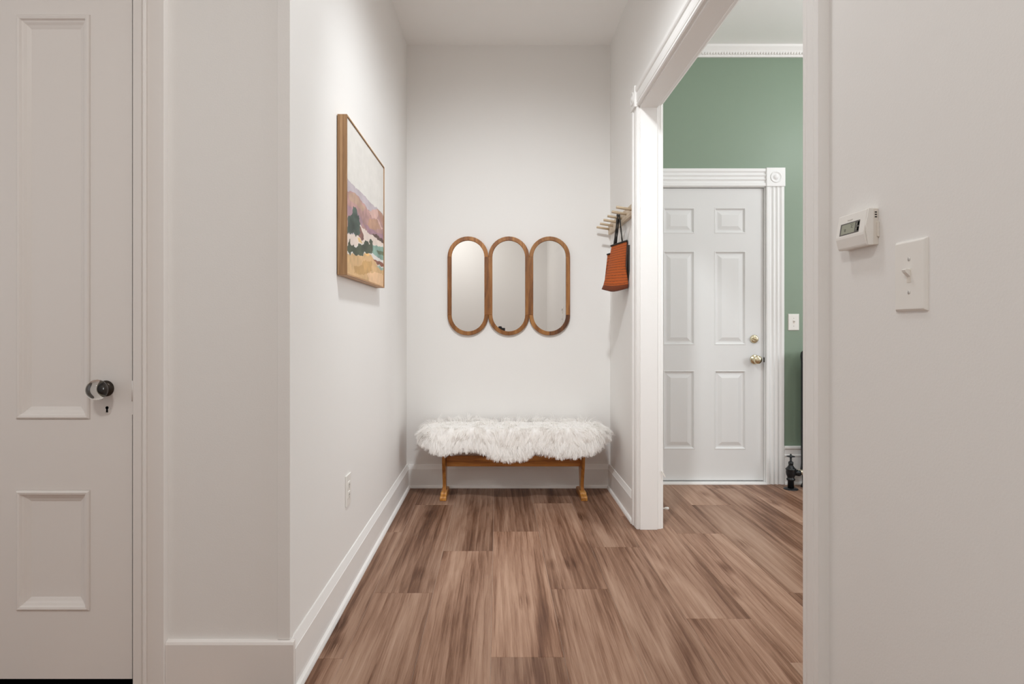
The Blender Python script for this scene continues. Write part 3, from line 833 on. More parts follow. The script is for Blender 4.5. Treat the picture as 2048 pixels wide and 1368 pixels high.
wob_v = (vnoise(14, 22, 3) - 0.5) * 0.016 + (vnoise(40, 60, 4) - 0.5) * 0.010
tone = (vnoise(7, 9, 5) - 0.5) * 0.16 + (vnoise(24, 34, 6) - 0.5) * 0.10 + (vnoise(70, 30, 8) - 0.5) * 0.06
IMG = np.zeros((NV, NU, 3)); IMG[:] = (217, 214, 209)
IMG *= (1 + 0.25 * tone[..., None])
def poly(pts, col, vary=1.0, wob=1.0, alpha=1.0):
    """points (u, v), v up; filled with a brushed edge"""
    a, b_ = U + wob_u * wob, V + wob_v * wob
    ins = np.zeros(U.shape, bool); k = len(pts)
    for i in range(k):
        (xa, ya), (xb, yb) = pts[i], pts[(i + 1) % k]
        if ya == yb: continue
        c = ((ya > b_) != (yb > b_)) & (a < (xb - xa) * (b_ - ya) / (yb - ya) + xa)
        ins ^= c
    f = (np.array(col, float) * (1 + vary * tone[..., None]))
    IMG[ins] = IMG[ins] * (1 - alpha) + f[ins] * alpha
poly([(-0.005, 0.612), (0.023, 0.606), (0.122, 0.609), (0.282, 0.602), (0.351, 0.615), (0.548, 0.598), (0.769, 0.612), (0.89, 0.611), (1.07, 0.599), (1.07, 0.377), (-0.005, 0.188)], (182, 172, 178), 0.5)
poly([(-0.005, 0.515), (0.092, 0.553), (0.153, 0.563), (0.282, 0.561), (0.497, 0.533), (0.574, 0.538), (0.769, 0.601), (0.89, 0.608), (1.07, 0.592), (1.07, 0.37), (0.859, 0.371), (0.712, 0.372), (0.497, 0.352), (0.374, 0.361), (-0.005, 0.259)], (172, 136, 132), 1.3)
poly([(0.043, 0.525), (0.174, 0.562), (0.282, 0.548), (0.447, 0.524), (0.374, 0.486), (0.216, 0.492), (0.072, 0.485)], (176, 146, 128), 1.0)
poly([(-0.005, 0.436), (0.216, 0.461), (0.374, 0.414), (0.351, 0.369), (-0.005, 0.377)], (160, 130, 140), 1.2)
poly([(0.522, 0.522), (0.769, 0.601), (0.829, 0.582), (0.784, 0.519), (0.642, 0.501)], (200, 165, 156), 0.8)
poly([(0.784, 0.604), (0.89, 0.608), (1.07, 0.592), (1.07, 0.496), (0.906, 0.531)], (172, 134, 118), 0.8)
poly([(0.548, 0.473), (0.769, 0.516), (0.89, 0.467), (0.656, 0.405), (0.497, 0.407)], (176, 138, 116), 1)
poly([(0.784, 0.519), (0.805, 0.528), (0.97, 0.484), (0.947, 0.475)], (214, 180, 168), 0.3)
poly([(0.398, 0.406), (0.574, 0.402), (1.07, 0.441), (1.07, 0.377), (0.712, 0.372), (0.497, 0.352)], (158, 124, 136), 1)
poly([(-0.005, 0.253), (0.174, 0.273), (0.293, 0.376), (0.398, 0.366), (0.497, 0.355), (0.683, 0.371), (1.07, 0.377), (0.89, 0.319), (0.628, 0.293), (0.422, 0.263), (-0.005, 0.17)], (220, 205, 194), 0.5)
poly([(0.615, 0.362), (0.784, 0.403), (0.866, 0.387), (1.07, 0.389), (1.07, 0.366), (0.814, 0.356)], (88, 66, 60), 1.5)
poly([(0.26, 0.369), (0.316, 0.362), (0.379, 0.329), (0.403, 0.293), (0.332, 0.272), (0.238, 0.294)], (126, 88, 78), 2)
poly([(-0.005, 0.265), (0.037, 0.357), (0.112, 0.41), (0.163, 0.457), (0.212, 0.453), (0.271, 0.416), (0.293, 0.363), (0.282, 0.31), (0.238, 0.282), (0.092, 0.266)], (70, 84, 76), 2.5, 2.2)
poly([(0.238, 0.266), (0.293, 0.279), (0.351, 0.257), (0.271, 0.243)], (208, 176, 120), 1)
poly([(-0.005, 0.126), (0.029, 0.182), (0.082, 0.225), (0.096, 0.197), (0.26, 0.227), (0.422, 0.258), (0.472, 0.294), (0.527, 0.282), (0.574, 0.331), (0.628, 0.307), (0.639, 0.238), (0.497, 0.205), (0.351, 0.165), (0.153, 0.148)], (72, 80, 64), 2.2, 2.0)
poly([(0.634, 0.29), (0.859, 0.316), (1.07, 0.334), (1.07, 0.219), (0.859, 0.212), (0.628, 0.229)], (128, 158, 146), 1.5)
poly([(0.769, 0.266), (0.954, 0.288), (1.07, 0.29), (1.07, 0.266), (0.829, 0.245)], (96, 112, 88), 1.5)
poly([(-0.005, 0.117), (0.153, 0.145), (0.351, 0.162), (0.497, 0.205), (0.601, 0.21), (0.712, 0.177), (0.859, 0.145), (1.07, 0.147), (1.07, -0.019), (-0.005, -0.018)], (206, 170, 124), 0.8)
poly([(0.669, 0.178), (0.769, 0.188), (0.89, 0.19), (1.07, 0.191), (1.07, 0.167), (0.829, 0.159)], (134, 82, 66), 1.5)
poly([(0.769, 0.148), (0.89, 0.156), (1.07, 0.159), (1.07, 0.14), (0.89, 0.13)], (150, 172, 160), 1)
poly([(0.153, 0.061), (0.351, 0.1), (0.398, 0.133), (0.615, 0.156), (0.615, 0.092), (0.398, 0.026), (0.174, 0.02)], (188, 150, 98), 1)
poly([(0.422, 0.183), (0.522, 0.212), (0.574, 0.199), (0.472, 0.177)], (236, 190, 120), 0.5)
poly([(0.497, 0.058), (0.829, 0.103), (1.019, 0.094), (1.07, -0.011), (0.574, -0.01)], (228, 190, 150), 0.6)
IMG = np.clip(IMG, 0, 255)
vs = np.stack([np.full(U.shape, XL + pd - 0.004), cy0 + U * (cy1 - cy0), cz0 + V * (cz1 - cz0)], -1).reshape(-1, 3) - np.array(pt.location)
idx = np.arange(NU * NV).reshape(NV, NU)
q = np.stack([idx[:-1, :-1], idx[:-1, 1:], idx[1:, 1:], idx[1:, :-1]], -1).reshape(-1, 4)
me = bpy.data.meshes.new('canvas'); me.from_pydata(vs.tolist(), [], q.tolist())
ca = me.color_attributes.new('print', 'FLOAT_COLOR', 'POINT')
rgba = np.ones((NU * NV, 4)); rgba[:, :3] = srgb(IMG.reshape(-1, 3))
ca.data.foreach_set('color', rgba.ravel())
cm = bpy.data.materials.new('landscape_print'); cm.use_nodes = True
n, l = nt(cm)
at = n.new('ShaderNodeVertexColor'); at.layer_name = 'print'
l.new(at.outputs['Color'], n['Principled BSDF'].inputs['Base Color']); n['Principled BSDF'].inputs['Roughness'].default_value = 0.6
me.materials.append(cm); me.update()
co = bpy.data.objects.new('canvas', me); C.objects.link(co); co.parent = pt
MB().box(XL + 0.006, XL + pd - 0.0045, cy0, cy1, cz0, cz1).build('canvas_edge', M['canvas_edge'], pt)

# ------------------------------------------------------------------ triple capsule mirror
mi = thing('triple_mirror', 'wall mirror of three joined capsules in reddish wood frame', 'mirror', (0.0755, YB, 1.02))
R0, R1 = 0.1366, 0.1095
zt_, zb_ = 1.5455, 1.1570
cxs = [-0.1975, 0.0755, 0.3485]
yf, yk = YB - 0.022, YB - 0.001
def arc(cx, cz, a0, a1, name, n_=18, mat='walnut', lab=None):
    m = MB(); vs, fs = [], []
    for i in range(n_ + 1):
        a = a0 + (a1 - a0) * i / n_
        ca_, sa = math.cos(a), math.sin(a)
        for r, y in ((R1, yk), (R1, yf + 0.003), (R1 + 0.003, yf), (R0 - 0.003, yf), (R0, yf + 0.003), (R0, yk)):
            vs.append((cx + r * ca_, y, cz + r * sa))
    for i in range(n_):
        for k in range(6):
            k2 = (k + 1) % 6
            fs.append((i * 6 + k, i * 6 + k2, i * 6 + 6 + k2, i * 6 + 6 + k))
    fs.append(tuple(reversed(range(6)))); fs.append(tuple(range(n_ * 6, n_ * 6 + 6)))
    return m.add(vs, fs).build(name, M[mat], mi, origin=(cx, yk, cz))
M['walnut_dark'] = wood('acacia_dark', ramp((0.050, 0.018, 0.009), (0.10, 0.036, 0.014), (0.16, 0.06, 0.02), (0.22, 0.09, 0.03)), 'Z', 1.0, 0.38, across=90, along=7, rings=24)
for cx in cxs[:2]:
    arc(cx, zt_, 0, math.pi, 'frame_arc')
    arc(cx, zb_, math.pi, 2 * math.pi, 'frame_arc')
arc(cxs[2], zt_, 0, math.pi, 'frame_arc')
arc(cxs[2], zb_, math.pi, 1.5 * math.pi, 'frame_arc')
k = arc(cxs[2], zb_, 1.5 * math.pi, 2 * math.pi, 'frame_arc', mat='walnut_dark'); k['label'] = 'dark brown lower corner piece'
def railbar(xa, xb, name):
    MB().box(xa, xb, yf, yk, zb_, zt_).build(name, M['walnut'], mi, bev=0.0025, origin=((xa + xb) / 2, yk, zb_))
railbar(cxs[0] - R0, cxs[0] - R1, 'frame_rail'); railbar(cxs[2] + R1, cxs[2] + R0, 'frame_rail')
railbar(cxs[0] + R1, cxs[1] - R1, 'frame_mullion'); railbar(cxs[1] + R1, cxs[2] - R1, 'frame_mullion')
for cx in cxs:
    pr = [(R0 - 0.012, 0)]
    vs = []
    for i in range(33):
        a = math.pi * i / 32
        vs.append((cx + (R1 + 0.004) * math.cos(a), YB - 0.012, zt_ + (R1 + 0.004) * math.sin(a)))
    for i in range(33):
        a = math.pi + math.pi * i / 32
        vs.append((cx + (R1 + 0.004) * math.cos(a), YB - 0.012, zb_ + (R1 + 0.004) * math.sin(a)))
    MB().add(vs, [tuple(range(len(vs)))]).build('mirror_glass', M['mirror'], mi)

# ------------------------------------------------------------------ peg rail and bag
pg = thing('peg_rail', 'pale wooden coat rail with six pegs on the right wall', 'coat rack', (XR, 3.63, 1.72))
MB().box(XR - 0.020, XR, 3.282, 3.995, 1.690, 1.754).build('rail_board', M['ash'], pg, bev=0.002)
for k in range(6):
    y = 3.306 + 0.1308 * k
    a, b_ = Vector((XR - 0.018, y, 1.722)), Vector((0.654, y, 1.736))
    ax = (b_ - a).normalized()
    MB().tube([a, a + ax * 0.08, b_ - ax * 0.001, b_], [0.0078, 0.0078, 0.0078, 0.0066], 14).build('peg', M['ash_peg'], pg)

bag = thing('woven_tote_bag', 'orange woven tote bag with black handles hanging from peg rail', 'bag', (0.69, 3.55, 1.28))
def quad_loft(levels, name, mat, close_bottom=True, seg=10, origin=None, bulge=0.0, sag=None):
    """levels: (z offsets list of four corner points); rounded loop through four corners per level, with uv"""
    m = MB(); per = 4 * seg
    vs, uvs = [], []
    nl = len(levels)
    for li, cs in enumerate(levels):
        cs = [Vector(c) for c in cs]
        for e in range(4):
            p, q_ = cs[e], cs[(e + 1) % 4]
            for s in range(seg):
                t = s / seg
                pnt = p.lerp(q_, t)
                ed = (q_ - p); out_ = Vector((ed.y, -ed.x, 0)).normalized()
                bl = bulge[li] if isinstance(bulge, (list, tuple)) else bulge
                pnt = pnt - out_ * bl * math.sin(math.pi * t) * (1 if e == 0 else 0.35)
                if sag and e == 0:
                    pnt.z -= sag[li] * math.sin(math.pi * t)
                # ease corners
                cen = sum(cs, Vector()) / 4
                edge = min(t, 1 - t)
                if edge < 0.12:
                    pnt = pnt.lerp(cen, 0.06 * (1 - edge / 0.12))
                vs.append(pnt); uvs.append(((e + t) * 1.0, li / (nl - 1) * 2.2))
    fs = []
    for i in range(nl - 1):
        for k in range(per):
            k2 = (k + 1) % per
            fs.append((i * per + k, i * per + k2, (i + 1) * per + k2, (i + 1) * per + k))
    if close_bottom:
        fs.append(tuple(reversed(range(per))))
    m.add(vs, fs, True)
    o = m.build(name, mat, bag)
    ul = o.data.uv_layers.new(name='UVMap')
    for lp in o.data.loops:
        u_, v_ = uvs[lp.vertex_index]
        ul.data[lp.index].uv = (u_, v_)
    for p in o.data.polygons:          # seam wrap
        us = [ul.data[i].uv[0] for i in p.loop_indices]
        if max(us) - min(us) > 2:
            for i in p.loop_indices:
                if ul.data[i].uv[0] < 1: ul.data[i].uv[0] += 4
    return o
# corners: front-left, front-right, back-right, back-left (front faces the hall and the camera)
def lerp4(a, b_, t):
    return [tuple(Vector(p).lerp(Vector(q), t)) for p, q in zip(a, b_)]
zB, zT = 1.292, 1.566
BSIGN = -1.0
bot = [(0.612, 3.560, 1.300), (0.742, 3.425, 1.296), (0.752, 3.50, 1.305), (0.69, 3.66, 1.305)]
low = [(0.622, 3.550, 1.325), (0.748, 3.430, 1.322), (0.753, 3.52, 1.325), (0.69, 3.66, 1.325)]
mid = [(0.652, 3.560, 1.430), (0.736, 3.445, 1.432), (0.752, 3.54, 1.43), (0.70, 3.64, 1.43)]
top = [(0.680, 3.590, 1.561), (0.748, 3.462, 1.574), (0.752, 3.52, 1.569), (0.705, 3.62, 1.562)]
lv = [lerp4(bot, low, t) for t in (0, 0.5, 1)] + [lerp4(low, mid, t) for t in (0.33, 0.66, 1)] + [lerp4(mid, top, t) for t in (0.25, 0.5, 0.75, 1)]
cen = sum((Vector(p) for p in bot), Vector()) / 4
b0 = [tuple(Vector(p).lerp(cen, 0.35) - Vector((0, 0, 0.006))) for p in bot]
quad_loft([b0] + lv[:3], 'bag_base', M['raffia_base'], bulge=BSIGN * 0.016, sag=[0.012, 0.012, 0.010, 0.008])
quad_loft(lv[2:], 'bag_body', M['raffia'], close_bottom=False, bulge=[BSIGN * v for v in (0.016, 0.014, 0.011, 0.008, 0.006, 0.004, 0.002, 0.0)], sag=[0.008, 0.003, 0, 0, 0, 0, 0, 0])
rim = [Vector(p) for p in top]
pts = []
for e in range(4):
    for s in range(6):
        pts.append(rim[e].lerp(rim[(e + 1) % 4], s / 6))
MB().tube(pts, 0.0058, 8, closed=True).build('rim', M['raffia_dark'], bag)
# second fold of the body lying behind on the left, and a dark side piece at the wall
q = MB(); q.add([(0.640, 3.640, 1.31), (0.690, 3.60, 1.31), (0.700, 3.62, 1.520), (0.668, 3.665, 1.518)], [(0, 1, 2, 3)])
sd = quad_loft([[(0.640, 3.600, 1.33), (0.69, 3.55, 1.33), (0.70, 3.60, 1.33), (0.650, 3.66, 1.33)], [(0.665, 3.640, 1.50), (0.70, 3.59, 1.505), (0.71, 3.62, 1.505), (0.675, 3.68, 1.50)], [(0.666, 3.645, 1.516), (0.70, 3.595, 1.52), (0.71, 3.622, 1.52), (0.676, 3.682, 1.516)]], 'bag_fold', M['raffia'], seg=6)
MB().tube([(0.666, 3.645, 1.516), (0.683, 3.62, 1.519), (0.70, 3.595, 1.52)], 0.005, 8).build('rim', M['raffia_dark'], bag)
gs = MB()
gs.add([(0.752, 3.425, 1.335), (0.7545, 3.420, 1.54), (0.7555, 3.455, 1.545), (0.7555, 3.465, 1.33)], [(0, 1, 2, 3), (3, 2, 1, 0)])
gs.v = []; gs.f = []; gs.s = []
gs.extrude([(3.432, 1.40), (3.428, 1.545), (3.455, 1.547), (3.475, 1.40), (3.465, 1.33)], (0.7485, 0, 0), (0.7555, 0, 0), (0, 1, 0), (0, 0, 1))
gs.build('dark_side_piece', M['raffia_dark'], bag, bev=0.002)
pk = Vector((0.715, 3.5676, 1.7345))
def handle(pa, pb, off):
    pa, pb = Vector(pa), Vector(pb)
    pts = []
    topz = pk + Vector((off, 0, 0.002))
    A = [pa, pa.lerp(topz + Vector((0, -0.006, -0.006)), 0.5), topz + Vector((0, -0.0095, -0.010)), topz + Vector((0, -0.006, 0.005)), topz + Vector((0, 0.0, 0.0085)), topz + Vector((0, 0.006, 0.005)), topz + Vector((0, 0.0095, -0.010)), pb.lerp(topz + Vector((0, 0.006, -0.006)), 0.5), pb]
    # subdivide
    for i in range(len(A) - 1):
        for s in range(4):
            pts.append(A[i].lerp(A[i + 1], s / 4))
    pts.append(A[-1])
    rs = [0.0043 + 0.0007 * math.sin(i * 2.1) for i in range(len(pts))]
    MB().tube(pts, rs, 8).build('handle', M['raffia_dark'], bag)
handle((0.693, 3.567, 1.565), (0.703, 3.60, 1.562), -0.002)
handle((0.728, 3.500, 1.570), (0.712, 3.608, 1.563), 0.009)

# ------------------------------------------------------------------ bench
bn = thing('trestle_bench', 'honey-coloured wooden trestle bench under a white fur throw', 'bench', (0.10, 3.83, 0))
MB().box(-0.43, 0.635, 3.665, 3.975, 0.413, 0.435).build('seat', M['bench'], bn, bev=0.004)
MB().box(-0.325, 0.528, 3.822, 3.842, 0.188, 0.255).build('stretcher', M['bench'], bn, bev=0.0015)
for xa, xf in ((-0.347, 1), (0.526, -1)):
    # upright board with a waisted, S-shaped outline in the Y-Z plane
    pr = []
    N = 18
    for i in range(N + 1):
        t = i / N
        hw = 0.062 + 0.026 * math.cos(t * 2 * math.pi * 1.0 + 2.6) + 0.030 * max(0, t - 0.55)
        pr.append((3.83 - hw, 0.040 + t * 0.373))
    pr += [(3.83 + (3.83 - a), b_) for a, b_ in reversed(pr)]
    MB().extrude(pr, (xa, 0, 0), (xa + 0.021, 0, 0), (0, 1, 0), (0, 0, 1)).build('upright', M['bench_up'], bn, bev=0.003)
    xc = xa + 0.0105
    fp = [(3.705, 0.0), (3.705, 0.020), (3.712, 0.028), (3.745, 0.030), (3.755, 0.042), (3.905, 0.042), (3.915, 0.030), (3.948, 0.028), (3.955, 0.020), (3.955, 0.0)]
    MB().extrude(fp, (xc - 0.020, 0, 0), (xc + 0.020, 0, 0), (0, 1, 0), (0, 0, 1)).build('foot', M['bench_foot'], bn, bev=0.003)

# ------------------------------------------------------------------ white fur throw
ft_ = thing('fur_throw', 'shaggy white sheepskin throw draped over the bench', 'throw', (0.10, 3.82, 0.436))
HX0, HX1 = -0.462, 0.668
edge_px = [(-0.47, 0.428), (-0.44, 0.405), (-0.40, 0.374), (-0.37, 0.354), (-0.33, 0.348), (-0.28, 0.360), (-0.22, 0.372), (-0.16, 0.372), (-0.09, 0.362), (-0.04, 0.338), (0.02, 0.318), (0.08, 0.312), (0.14, 0.320),
           (0.19, 0.345), (0.23, 0.366), (0.28, 0.356), (0.34, 0.344), (0.42, 0.336), (0.49, 0.336), (0.54, 0.350), (0.58, 0.368), (0.62, 0.398), (0.67, 0.428)]
EX = np.array([e[0] for e in edge_px]); EZ = np.array([e[1] for e in edge_px])
SEAT = 0.437
yfr, ybk = 3.655, 3.985
def hide_pt(a, b_):
    """a 0..1 along the bench, b 0 (back) .. 1 (front hem)"""
    x = HX0 + (HX1 - HX0) * a
    # rounded outline at the ends
    e = np.minimum(a, 1 - a)
    rnd = np.clip(1 - e / 0.09, 0, 1)
    hem = np.interp(x, EX, EZ)
    ybk_ = ybk - 0.10 * rnd ** 2
    yfr_ = yfr + 0.055 * rnd ** 2
    flat = ybk_ - yfr_
    drop = SEAT - hem
    tot = flat + drop
    s = b_ * tot
    R = 0.022
    y = np.where(s < flat - R, ybk_ - s, 0); z = np.where(s < flat - R, SEAT, 0)
    arc_l = R * math.pi / 2
    th_ = np.clip((s - (flat - R)) / R, 0, math.pi / 2)
    y2 = ybk_ - (flat - R) - R * np.sin(th_) ; z2 = SEAT - R * (1 - np.cos(th_))
    extra = np.clip(s - (flat - R) - arc_l, 0, None)
    z2 = z2 - extra; y2 = y2 - 0.10 * extra
    y = np.where(s < flat - R, y, y2); z = np.where(s < flat - R, z, z2)
    # ends sag beyond the seat
    sag = np.clip((-0.42 - x), 0, None) + np.clip(x - 0.63, 0, None)
    z = z - 0.30 * sag - 3 * sag ** 2
    z = z + 0.006 + 0.003 * np.sin(x * 31 + y * 17)
    return np.stack([x, y, z], -1)
GA, GB = 420, 60
A_, B_ = np.meshgrid(np.linspace(0, 1, GA), np.linspace(0, 1, GB), indexing='ij')
HP = hide_pt(A_, B_)
# puffed pelt: combed ridges pushed out along the surface
gr = np.random.default_rng(11)
def ridges(fa, fb, seed):
    g = np.random.default_rng(seed).random((int(fa) + 3, int(fb) + 3))
    aw = A_ + 0.012 * np.sin(B_ * 9 + A_ * 40) + 0.02 * (B_ - 0.5) * np.sin(A_ * 19 + 1.0)
    aw = np.clip(aw, 0, 1)
    a_, b_ = aw * fa, B_ * fb
    i, j = a_.astype(int), b_.astype(int); s_, t_2 = a_ - i, b_ - j
    s_ = s_ * s_ * (3 - 2 * s_); t_2 = t_2 * t_2 * (3 - 2 * t_2)
    return (g[i, j] * (1 - s_) + g[i + 1, j] * s_) * (1 - t_2) + (g[i, j + 1] * (1 - s_) + g[i + 1, j + 1] * s_) * t_2
edge_ = np.clip(np.minimum(np.minimum(A_, 1 - A_) / 0.05, np.minimum(B_ / 0.12, (1 - B_) / 0.10)), 0, 1)
puff = (0.011 + 0.010 * (ridges(16, 6, 3) - 0.4) + 0.006 * (ridges(80, 7, 4) - 0.5) + 0.0032 * (ridges(190, 9, 5) - 0.5)) * np.sqrt(edge_)
_e = 2e-3
_da = hide_pt(np.clip(A_ + _e, 0, 1), B_) - hide_pt(np.clip(A_ - _e, 0, 1), B_)
_db = hide_pt(A_, np.clip(B_ + _e, 0, 1)) - hide_pt(A_, np.clip(B_ - _e, 0, 1))
_n = np.cross(_da, _db); _n /= np.linalg.norm(_n, axis=-1, keepdims=True) + 1e-9
_n *= np.where((_n[..., 2:3] - _n[..., 1:2]) < 0, -1, 1)
HP = HP + _n * puff[..., None]
idx = np.arange(GA * GB).reshape(GA, GB)
q = np.stack([idx[:-1, :-1], idx[:-1, 1:], idx[1:, 1:], idx[1:, :-1]], -1).reshape(-1, 4)
hm = MB(); hm.add(HP.reshape(-1, 3).tolist(), [tuple(int(v) for v in r) for r in q], True)
hd = hm.build('hide', M['hide'], ft_)
sd_ = hd.modifiers.new('thick', 'SOLIDIFY'); sd_.thickness = 0.003; sd_.offset = -1.0
NS, NK, SEG = 17000, 1600, 7
def samples(n_):
    a = RNG.random(n_); b_ = RNG.random(n_)
    m_ = int(n_ * 0.52)
    b_[:m_] = 1 - RNG.random(m_) ** 1.5 * 0.10          # denser along the hem
    m2 = int(n_ * 0.10)
    a[m_:m_ + m2 // 2] = RNG.random(m2 // 2) * 0.05
    a[m_ + m2 // 2:m_ + m2] = 1 - RNG.random(m2 - m2 // 2) * 0.05
    b_[-int(n_ * 0.05):] = RNG.random(int(n_ * 0.05)) * 0.05
    m3 = int(n_ * 0.10)
    b_[m_ + m2:m_ + m2 + m3] = 0.66 + 0.20 * RNG.random(m3)        # along the seat's front edge
    return a, b_
def frame(a, b_):
    p = hide_pt(a, b_)
    e = 1e-3
    da = hide_pt(np.clip(a + e, 0, 1), b_) - hide_pt(np.clip(a - e, 0, 1), b_)
    db = hide_pt(a, np.clip(b_ + e, 0, 1)) - hide_pt(a, np.clip(b_ - e, 0, 1))
    nn = np.cross(da, db); nn /= np.linalg.norm(nn, axis=1, keepdims=True) + 1e-9
    nn *= np.where((nn[:, 2:3] * 1.0 - nn[:, 1:2]) < 0, -1, 1)
    da /= np.linalg.norm(da, axis=1, keepdims=True) + 1e-9
    db /= np.linalg.norm(db, axis=1, keepdims=True) + 1e-9
    return p, nn, da, db
def strand_curve(a, b_, L, jit):
    p, nn, da, db = frame(a, b_)
    side = (a - 0.5) * 2
    swirl = 0.55 * np.sin(a * 19 + 1.0) * np.cos(b_ * 5 + a * 7)
    comb = db * (0.35 + 0.8 * b_[:, None]) + da * (swirl + 0.9 * np.sign(side) * np.abs(side) ** 7)[:, None] - db * (0.9 * np.clip(0.12 - b_, 0, 1) / 0.12)[:, None]
    comb += jit
    out = np.zeros((len(a), SEG, 3))
    cur = p + nn * 0.004; d = nn * 0.62 + comb * 0.75 + np.array([0, 0, 0.05])
    d /= np.linalg.norm(d, axis=1, keepdims=True)
    for s in range(SEG):
        out[:, s] = cur
        cur = cur + d * (L / (SEG - 1))[:, None]
        d = d + comb * 0.34 + np.array([0, 0, -0.30])
        # keep off the seat top
        d /= np.linalg.norm(d, axis=1, keepdims=True)
    return out
ka, kb = samples(NK)
kc = strand_curve(ka, kb, 0.054 + 0.024 * RNG.random(NK), RNG.normal(0, 0.28, (NK, 3)))
own = RNG.integers(0, NK, NS)
sa_ = np.clip(ka[own] + RNG.normal(0, 0.0085, NS), 0, 1); sb_ = np.clip(kb[own] + RNG.normal(0, 0.022, NS), 0, 1)
stc = strand_curve(sa_, sb_, (0.046 + 0.026 * RNG.random(NS)), RNG.normal(0, 0.22, (NS, 3)))
_p, hn, _a, _b = frame(sa_, sb_)
nrm_ = np.repeat((hn + np.array([0, -0.35, 0.35]))[:, None, :], SEG, 1)
nrm_ /= np.linalg.norm(nrm_, axis=2, keepdims=True)
tpar = np.linspace(0, 1, SEG)[None, :, None]
stc = stc * (1 - 0.72 * tpar ** 1.3) + kc[own] * (0.72 * tpar ** 1.3)
stc[:, :, 1] = np.minimum(stc[:, :, 1], YB - 0.004)
stc[:, :, 0] = np.clip(stc[:, :, 0], XL + 0.03, XR - 0.003)
rad = (np.where(sb_ > 0.80, 0.00120, 0.00085)[:, None, None] * (0.7 + 0.6 * RNG.random((NS, 1, 1)))) * (1 - 0.80 * tpar ** 1.2)
tg = np.gradient(stc, axis=1); tg /= np.linalg.norm(tg, axis=2, keepdims=True) + 1e-9
face = nrm_ + RNG.normal(0, 0.28, (NS, 1, 3))
wd = np.cross(tg, face); wd /= np.linalg.norm(wd, axis=2, keepdims=True) + 1e-9
fn = np.cross(wd, tg)
VV = np.stack([stc - wd * rad, stc + wd * rad], 2).reshape(-1, 3) - np.array(ft_.location)
base = (np.arange(NS) * SEG * 2)[:, None] + (np.arange(SEG - 1) * 2)[None, :]
Q = np.stack([base, base + 1, base + 3, base + 2], -1).reshape(-1, 4)
NN = (nrm_ * 0.7 + fn * 0.6); NN = np.stack([NN - wd * 0.25, NN + wd * 0.25], 2).reshape(-1, 3)
NN /= np.linalg.norm(NN, axis=1, keepdims=True)
me = bpy.data.meshes.new('fur')
me.vertices.add(len(VV)); me.vertices.foreach_set('co', VV.ravel().astype(np.float32))
me.loops.add(Q.size); me.loops.foreach_set('vertex_index', Q.ravel().astype(np.int32))
me.polygons.add(len(Q)); me.polygons.foreach_set('loop_start', np.arange(0, Q.size, 4, dtype=np.int32))
try: me.polygons.foreach_set('loop_total', np.full(len(Q), 4, dtype=np.int32))
except Exception: pass
me.update(calc_edges=True)
me.polygons.foreach_set('use_smooth', [True] * len(Q))
me.normals_split_custom_set_from_vertices(NN.tolist())
me.materials.append(M['fur'])
fo = bpy.data.objects.new('fur', me); C.objects.link(fo); fo.parent = ft_; fo['kind'] = 'stuff'

# ------------------------------------------------------------------ radiator and valve in the green room
rd = thing('radiator', 'black cast-iron radiator with turned valve on green room floor', 'radiator', (2.2, 4.0, 0))
vx, vy = 1.948, 3.985
MB().lathe([(0.046, 0.0), (0.046, 0.003), (0.042, 0.006), (0.022, 0.009)], (vx, vy, 0.0), 'Z', 28).build('floor_flange', M['iron'], rd)
vb = MB().lathe([(0.0195, 0.006), (0.0195, 0.056), (0.026, 0.060), (0.027, 0.070), (0.021, 0.074), (0.023, 0.084), (0.029, 0.098), (0.031, 0.112), (0.030, 0.126), (0.033, 0.130), (0.033, 0.136),
            (0.027, 0.140), (0.022, 0.146), (0.016, 0.156), (0.013, 0.160), (0.0155, 0.164), (0.0155, 0.180), (0.012, 0.183), (0.0065, 0.185), (0.0065, 0.213), (0.004, 0.216)], (vx, vy, 0), 'Z', 28).build('valve_body', M['iron'], rd)
MB().lathe([(0.006, 0.210), (0.026, 0.216), (0.026, 0.219), (0.008, 0.223), (0.0055, 0.226), (0.0055, 0.233), (0.002, 0.235)], (vx, vy, 0), 'Z', 24).build('handwheel', M['iron'], rd)
MB().lathe([(0.018, 0.0), (0.018, 0.030), (0.021, 0.032), (0.021, 0.048)], (vx + 0.012, vy, 0.108), 'X', 20).build('union_pipe', M['iron'], rd)
MB().lathe([(0.0175, 0), (0.0175, 0.085)], (vx + 0.045, vy, 0.112), 'X', 20).build('nipple', M['steel_grey'], rd)
for k in range(8):
    x = 2.066 + 0.062 * k
    m = MB()
    for yy in (3.945, 4.035):
        m.lathe([(0.012, 0.075), (0.026, 0.095), (0.027, 0.12), (0.023, 0.16), (0.023, 0.84), (0.027, 0.88), (0.024, 0.905), (0.012, 0.918)], (x, yy, 0), 'Z', 14)
    for z0_ in (0.085, 0.845):
        m.box(x - 0.022, x + 0.022, 3.945, 4.035, z0_, z0_ + 0.065)
        m.lathe([(0.028, 0), (0.028, 0.05)], (x - 0.025, 3.99, z0_ + 0.032), 'X', 14)
    m.build('section', M['iron'], rd)
for x in (2.066, 2.066 + 0.062 * 7):
    for yy in (3.94, 4.04):
        MB().lathe([(0.024, 0), (0.020, 0.012), (0.013, 0.03), (0.016, 0.10)], (x, yy, 0), 'Z', 14).build('foot', M['iron'], rd)

